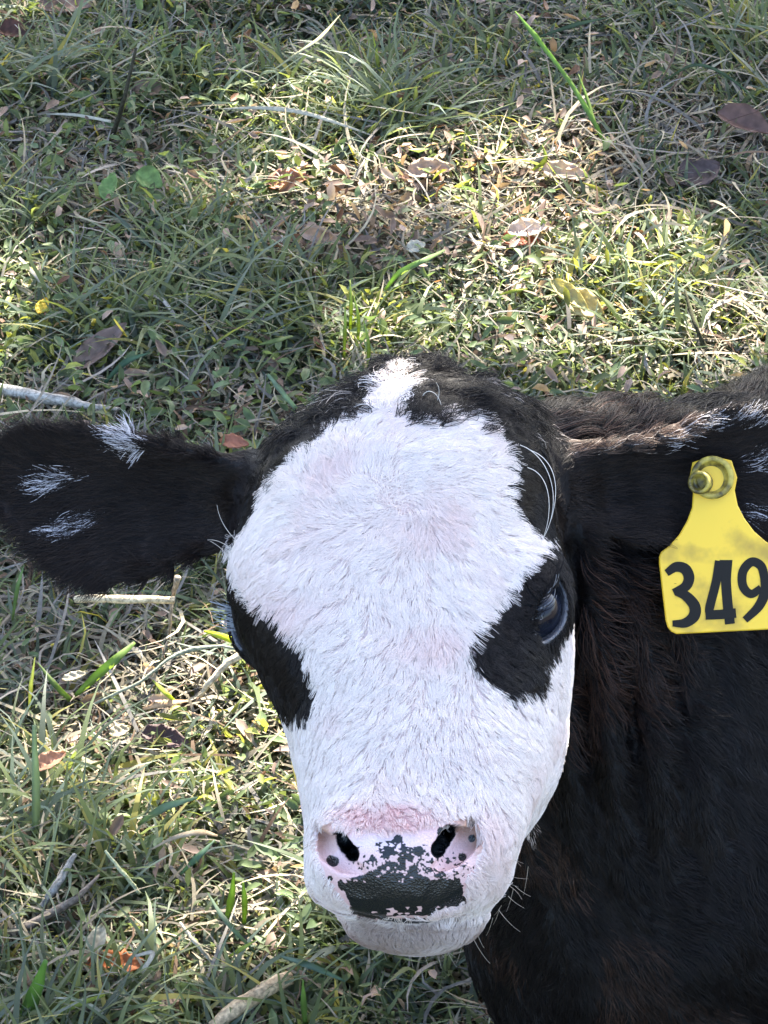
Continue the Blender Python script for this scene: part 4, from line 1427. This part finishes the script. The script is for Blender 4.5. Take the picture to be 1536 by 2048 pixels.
# --- upper field
ribbon('grass_blade', [(1215, 300, .012), (1188, 245, .035), (1140, 165, .06), (1080, 85, .085), (1030, 22, .105)], [.003, .0055, .006, .0045, .007, .0008], (.17, .27, .07), 'long upright light green blade leaning left near the top of the field', 'grass blade')
ribbon('grass_blade', [(1192, 255, .03), (1175, 200, .045), (1157, 148, .06)], [.004, .0045, .0005], (.19, .28, .07), 'short green blade beside the base of the long upright blade', 'grass blade')
ribbon('grass_blade', [(760, 170, .01), (755, 120, .03), (745, 65, .05)], [.003, .005, .0006], YG, 'yellow green blade standing alone at the top centre of the field', 'grass blade')
ribbon('grass_blade', [(692, 225, .012), (693, 195, .025), (696, 165, .035)], [.003, .0045, .0006], YG, 'short yellow green blade right of the long pale straw', 'grass blade')
ribbon('grass_blade', [(830, 225, .02), (831, 195, .03), (832, 172, .038)], [.004, .006, .003], (.32, .33, .08), 'stubby pale yellow blade tip in the sunlit patch', 'grass blade')
ribbon('grass_blade', [(1060, 345, .012), (1090, 320, .025), (1085, 290, .035)], [.003, .006, .0006], YG, 'sunlit yellow blade above the leaf litter', 'grass blade')
ribbon('grass_blade', [(1225, 398, .01), (1195, 378, .02), (1165, 365, .028)], [.003, .006, .0006], (.30, .30, .07), 'yellow blade lying across the right end of the leaf litter', 'grass blade')
ribbon('straw_strand', [(440, 218, .015), (520, 216, .03), (600, 224, .036), (680, 248, .03), (768, 280, .012)], [.001, .004, .006, .005, .003, .001], PALE, 'long bleached straw blade arching in the sunlit patch', 'straw', MAT_DRY)
ribbon('straw_strand', [(92, 228, .02), (150, 230, .024), (222, 243, .02)], [.0015, .004, .0035], PALE, 'short bleached straw blade lying in the shaded upper field', 'straw', MAT_DRY)
ribbon('straw_strand', [(680, 30, .05), (640, 75, .05), (590, 110, .045), (540, 145, .03)], [.001, .0045, .003, .001], (.36, .34, .2), 'pale dry grass head slanting at the top of the field', 'straw', MAT_DRY)
ribbon('straw_strand', [(516, 210, .02), (522, 150, .05), (555, 148, .052), (545, 200, .03)], [.002, .003, .0025, .001], (.38, .38, .2), 'bent pale blade folded over above the long straw', 'straw', MAT_DRY)
stalk('dark_stem', [(225, 275, .005), (248, 200, .05), (272, 95, .09)], [.0022, .0018, .0012], (.045, .04, .025), 'thin dark weed stem standing in the shaded upper field', 'weed stem')
ribbon('grass_blade', [(1075, 75, .03), (1150, 50, .045), (1215, 35, .045)], [.002, .006, .001], BG, 'dull green blade bending right near the long upright blade', 'grass blade')
ribbon('grass_blade', [(1330, 160, .03), (1390, 130, .05), (1450, 150, .04), (1520, 205, .015)], [.002, .004, .004, .001], BG, 'arched grey green blade at the upper edge of the field', 'grass blade')
leaf('broad_leaf', 222, 375, .025, 1.15, .026, .016, (.20, .30, .10), 'pale green pointed leaf of the pair in the shaded field, lower one', tilt=(-.5, -.5), curl=.5)
leaf('broad_leaf', 298, 360, .03, -.45, .024, .020, (.21, .30, .10), 'pale green squarish leaf of the pair in the shaded field, higher one', tilt=(.3, -.6), curl=.4)
leaf('dead_leaf', 150, 104, .02, .2, .03, .016, (.30, .27, .14), 'dull yellow fallen leaf in the shaded top corner', 'dead leaf')
leaf('dead_leaf', 1490, 250, .02, -.5, .05, .026, (.20, .12, .095), 'reddish brown curled dead leaf beside the right border of the field', 'dead leaf', curl=.6)
leaf('dead_leaf', 305, 178, .012, .1, .035, .02, (.22, .155, .12), 'faded pinkish brown leaf behind the dark stem', 'dead leaf', curl=.3)
leaf('dead_leaf', 130, 12, .015, .0, .05, .02, (.26, .17, .13), 'pinkish brown dead leaf at the very top of the field', 'dead leaf')
leaf('dead_leaf', 25, 65, .015, -.3, .03, .02, (.12, .055, .04), 'dark red dead leaf in the top corner', 'dead leaf', curl=.5)
leaf('dead_leaf', 1400, 350, .012, .6, .04, .03, (.12, .085, .08), 'purplish dead leaf in shade beside the sunlit litter', 'dead leaf', curl=.4)
leaf('dead_leaf', 640, 478, .02, -.25, .034, .014, (.48, .36, .29), 'pinkish pale curled leaf below the sunlit litter', 'dead leaf', curl=.9, tilt=(.1, -.7))
leaf('dead_leaf', 535, 478, .015, -.35, .022, .006, (.52, .44, .34), 'small pale leaf sliver left of the pinkish curled leaf', 'dead leaf', curl=.6)
leaf('dead_leaf', 1055, 462, .02, .2, .032, .018, (.58, .48, .42), 'bleached white leaf in the middle of the sunlit patch', 'dead leaf', curl=.5)
leaf('dead_leaf', 1040, 480, .012, -.1, .03, .016, (.34, .10, .055), 'rust red leaf half under the bleached white leaf', 'dead leaf', curl=.3)
leaf('dead_leaf', 832, 494, .02, .4, .016, .012, (.60, .55, .46), 'small round cream leaf below the litter', 'dead leaf')
leaf('dead_leaf', 575, 365, .012, .3, .036, .02, (.36, .18, .12), 'orange brown leaf at the left end of the sunlit litter', 'dead leaf', curl=.5)
leaf('dead_leaf', 860, 345, .018, .2, .04, .02, (.38, .29, .23), 'tan crumpled leaf on the sunlit litter', 'dead leaf', curl=.6)
leaf('dead_leaf', 1130, 350, .015, -.2, .04, .018, (.42, .33, .26), 'pale tan leaf at the right end of the litter', 'dead leaf', curl=.6)
leaf('yellow_leaf', 1140, 590, .022, -.9, .038, .013, (.46, .40, .16), 'long yellow fallen leaf, upper half of the yellow pair', 'leaf', tilt=(-.2, -.8), curl=.4)
leaf('yellow_leaf', 1168, 610, .016, -.5, .034, .022, (.50, .42, .20), 'broad yellow fallen leaf, lower of the yellow pair', 'leaf', tilt=(.2, -.8), curl=.3)
ribbon('grass_blade', [(998, 590, .02), (1025, 583, .03), (1055, 578, .03)], [.001, .0045, .001], YG, 'short yellow green blade left of the yellow leaves', 'grass blade')
ribbon('grass_blade', [(890, 500, .03), (850, 520, .045), (800, 545, .035), (770, 580, .015)], [.0015, .006, .007, .003], (.16, .24, .09), 'pale green curved leaf blade over the calf\'s poll', 'grass blade')
stalk('dark_stem', [(1370, 580, .04), (1390, 650, .03), (1420, 715, .01)], [.001, .0016, .0018], (.04, .04, .02), 'thin dark stem slanting in the grass above the calf\'s back', 'weed stem')
for (x, y, lb_) in ((700, 610, 'bright yellow green blade left of the poll, highest of its clump'), (688, 660, 'bright yellow green blade left of the poll, leftmost of its clump'),
                    (715, 640, 'bright yellow green blade left of the poll, between the others of its clump'), (735, 690, 'bright yellow green blade left of the poll, nearest to the calf')):
    ribbon('grass_blade', [(x, y + 55, .01), (x + 2, y, .035), (x - 8 + 12 * random.random(), y - 50, .05)], [.003, .0045, .001], (.25, .32, .07), lb_, 'grass blade', group='bright blades left of the poll')
# --- left field
ribbon('straw_strand', [(298, 588, .02), (325, 600, .026), (345, 625, .022), (365, 655, .012)], [.002, .004, .0045, .002], (.42, .37, .31), 'bent pale straw blade in the shaded middle of the field', 'straw', MAT_DRY)
ribbon('straw_strand', [(38, 515, .02), (70, 550, .024), (100, 580, .018)], [.003, .005, .004], (.36, .32, .25), 'thick straw piece slanting in the left sunlight', 'straw', MAT_DRY)
leaf('dead_leaf', 85, 612, .025, 1.2, .016, .009, (.62, .46, .06), 'small bright yellow leaf in the left sunlight', 'dead leaf')
ribbon('grass_blade', [(535, 748, .045), (560, 780, .035), (592, 818, .02)], [.003, .006, .005], (.24, .32, .24), 'pale grey green blade standing left of the poll', 'grass blade')
ribbon('grass_blade', [(515, 690, .03), (550, 682, .036), (585, 672, .03)], [.001, .006, .002], (.17, .22, .08), 'flat yellowish green blade tip in the shaded grass', 'grass blade')
stalk('pale_stick', [(-20, 775, .012), (60, 790, .02), (130, 802, .022), (190, 815, .018), (240, 818, .012)], [.0048, .0046, .0040, .0028, .0012], (.40, .37, .32), 'pale weathered stick behind the ear', 'stick')
leaf('dead_leaf', 468, 885, .03, -.2, .022, .012, (.36, .15, .09), 'orange brown leaf just above the base of the ear', 'dead leaf')
leaf('dead_leaf', 200, 700, .015, .9, .06, .02, (.24, .175, .15), 'long dull pink dead leaf in the shaded grass', 'dead leaf', curl=.6)
ribbon('grass_blade', [(205, 770, .012), (250, 725, .03), (300, 705, .03)], [.003, .0075, .001], (.075, .14, .085), 'broad blue green blade in shade above the ear', 'grass blade')
# --- below the left ear
stalk('straw_piece', [(150, 1198, .060), (200, 1197, .061), (270, 1199, .062), (348, 1200, .060)], [.0026, .0028, .0028, .0024], (.62, .50, .32), 'sunlit flat straw piece lying level under the ear', 'straw')
stalk('dry_stalk', [(335, 1300, .01), (340, 1240, .04), (345, 1195, .055), (356, 1155, .075)], [.0008, .0011, .0013, .0022], (.38, .30, .21), 'thin dry stalk crossing the end of the level straw', 'dry stalk')
ribbon('grass_blade', [(408, 1262, .05), (440, 1272, .052), (492, 1290, .045)], [.0015, .0066, .006], (.42, .48, .03), 'bright yellow blade beside the calf\'s cheek', 'grass blade')
ribbon('grass_blade', [(150, 1392, .015), (190, 1355, .03), (230, 1320, .045), (270, 1285, .05)], [.004, .009, .009, .003], (.15, .23, .055), 'broad green blade lying aslant below the ear', 'grass blade')
stalk('dry_stalk', [(180, 1412, .02), (280, 1365, .04), (340, 1315, .05), (385, 1298, .055), (440, 1292, .055), (490, 1300, .05)], [.0010, .0010, .0011, .0018, .0010, .0008], (.28, .29, .21), 'long jointed pale stalk arching towards the calf\'s cheek', 'dry stalk')
stalk('dry_stalk', [(490, 1305, .045), (455, 1325, .04), (420, 1365, .03), (400, 1390, .015)], [.0030, .0026, .002, .0016], (.52, .42, .29), 'dry stalk bending down beside the calf\'s eye patch', 'dry stalk')
ribbon('straw_strand', [(285, 1418, .02), (330, 1408, .028), (375, 1402, .02)], [.003, .007, .002], (.46, .30, .17), 'orange tan leaf blade in the lower sunlight', 'straw', MAT_DRY)
ribbon('grass_blade', [(305, 1360, .02), (330, 1385, .024), (358, 1410, .015)], [.001, .0055, .002], (.34, .40, .05), 'short yellow green blade above the orange tan blade', 'grass blade')
ribbon('grass_blade', [(25, 1240, .02), (35, 1175, .05), (48, 1130, .065)], [.002, .005, .001], (.16, .24, .11), 'upright green blade left below the ear', 'grass blade')
ribbon('grass_blade', [(58, 1420, .015), (62, 1370, .04), (70, 1315, .06)], [.002, .0045, .0008], (.34, .38, .18), 'tall thin sunlit blade at the left border', 'grass blade')
ribbon('grass_blade', [(70, 1680, .01), (72, 1590, .05), (68, 1450, .10)], [.006, .0085, .004], (.20, .26, .20), 'wide grey green blade standing at the left border', 'grass blade')
ribbon('grass_blade', [(75, 1325, .045), (110, 1370, .035), (140, 1400, .02)], [.001, .006, .005], (.14, .20, .06), 'green blade crossing the broad slanting blade', 'grass blade')
leaf('dead_leaf', 150, 1352, .04, .35, .018, .006, (.42, .38, .30), 'small pale leaf resting on the broad slanting blade', 'dead leaf')
leaf('dead_leaf', 330, 1480, .006, -.3, .036, .016, (.10, .062, .062), 'dark purplish leaf in the sunlit patch beside the muzzle', 'dead leaf', curl=.5)
leaf('dead_leaf', 240, 1462, .022, .4, .015, .009, (.46, .40, .29), 'cream leaf in the lower sunlit grass', 'dead leaf')
leaf('dead_leaf', 100, 1525, .03, .6, .024, .012, (.44, .25, .16), 'tan orange leaf scrap in the lower left grass', 'dead leaf', curl=.6)
# --- bottom left
ribbon('grass_blade', [(275, 1650, .02), (330, 1615, .045), (395, 1595, .05)], [.003, .0085, .002], (.16, .23, .15), 'wide grey green blade lying left of the muzzle', 'grass blade')
ribbon('grass_blade', [(360, 1750, .02), (395, 1715, .035), (430, 1680, .04)], [.002, .0065, .001], (.12, .20, .13), 'blue green blade left of the nostril', 'grass blade')
ribbon('straw_strand', [(300, 1700, .03), (350, 1675, .045), (400, 1665, .045), (435, 1672, .03)], [.001, .004, .006, .002], (.44, .34, .23), 'arched tan blade left of the muzzle', 'straw', MAT_DRY)
stalk('dry_stalk', [(210, 1700, .05), (245, 1745, .04), (280, 1788, .025)], [.0008, .0014, .0012], (.34, .36, .22), 'short pale stalk slanting in the bottom grass', 'dry stalk')
stalk('grey_stick', [(65, 1838, .010), (110, 1775, .026), (150, 1710, .034)], [.0012, .0028, .0018], (.25, .245, .23), 'grey weathered stick leaning right, upper of two crossed', 'stick')
stalk('grey_stick', [(-10, 1880, .012), (60, 1850, .018), (150, 1800, .026), (200, 1750, .030)], [.0022, .0030, .0024, .0008], (.20, .165, .135), 'brown grey stick lying nearly level, lower of two crossed', 'stick')
stalk('dry_stalk', [(360, 1845, .03), (390, 1885, .03), (425, 1925, .02)], [.0008, .0014, .0010], (.40, .36, .27), 'pale straw stalk in the bottom grass under the muzzle', 'dry stalk')
ribbon('straw_strand', [(270, 1912, .03), (305, 1906, .035), (290, 1935, .03), (276, 1955, .02)], [.002, .0045, .004, .002], (.52, .46, .36), 'bent straw blade right of the orange leaf', 'straw', MAT_DRY)
leaf('dead_leaf', 232, 1930, .016, .05, .038, .018, (.38, .13, .045), 'bright orange brown dead leaf in the bottom grass', 'dead leaf', curl=.3, jag=.2, spots_=.2)
leaf('dead_leaf', 195, 1882, .030, 1.3, .022, .011, (.40, .37, .29), 'pale folded leaf above the orange leaf', 'dead leaf', curl=.6)
ribbon('grass_blade', [(45, 2045, .015), (70, 1985, .04), (92, 1920, .07)], [.010, .014, .004], (.13, .23, .06), 'very broad green leaf blade in the bottom corner', 'grass blade')
ribbon('grass_blade', [(85, 2048, .02), (140, 2015, .035), (210, 1990, .035)], [.003, .007, .002], (.22, .27, .06), 'yellow green blade lying along the bottom edge', 'grass blade')
ribbon('straw_strand', [(100, 1995, .03), (150, 2000, .035), (195, 2020, .03), (225, 2055, .01)], [.001, .003, .004, .003], (.46, .44, .34), 'arched straw stem along the bottom edge', 'straw', MAT_DRY)
stalk('corn_stalk', [(425, 2056, .02), (475, 2015, .028), (530, 1980, .030), (578, 1955, .028)], [.0044, .0050, .0052, .0046], (.46, .34, .21), 'thick dry tan stalk lying below the calf\'s chin', 'dry stalk')
ribbon('grass_blade', [(560, 1912, .04), (620, 1932, .045), (690, 1962, .035)], [.002, .0065, .002], (.11, .17, .12), 'grey green blade under the calf\'s chin', 'grass blade')
ribbon('grass_blade', [(610, 2048, .02), (607, 2005, .04), (606, 1960, .06)], [.004, .006, .001], (.13, .21, .06), 'upright green blade at the bottom edge below the chin', 'grass blade')
ribbon('grass_blade', [(450, 1850, .012), (462, 1800, .035), (468, 1745, .06)], [.003, .0075, .002], (.16, .24, .05), 'sunlit green blade, left of the two left of the nostril', 'grass blade')
ribbon('grass_blade', [(488, 1855, .012), (489, 1805, .035), (486, 1765, .05)], [.003, .006, .002], (.17, .25, .05), 'sunlit green blade, right of the two left of the nostril', 'grass blade')
ribbon('grass_blade', [(455, 1915, .02), (480, 1900, .03), (512, 1880, .035)], [.001, .0045, .001], (.30, .36, .08), 'short bright blade left of the chin', 'grass blade')
ribbon('grass_blade', [(415, 1785, .03), (450, 1840, .04), (510, 1905, .02)], [.001, .005, .002], (.13, .19, .12), 'long grey green blade falling right in the bottom grass', 'grass blade')
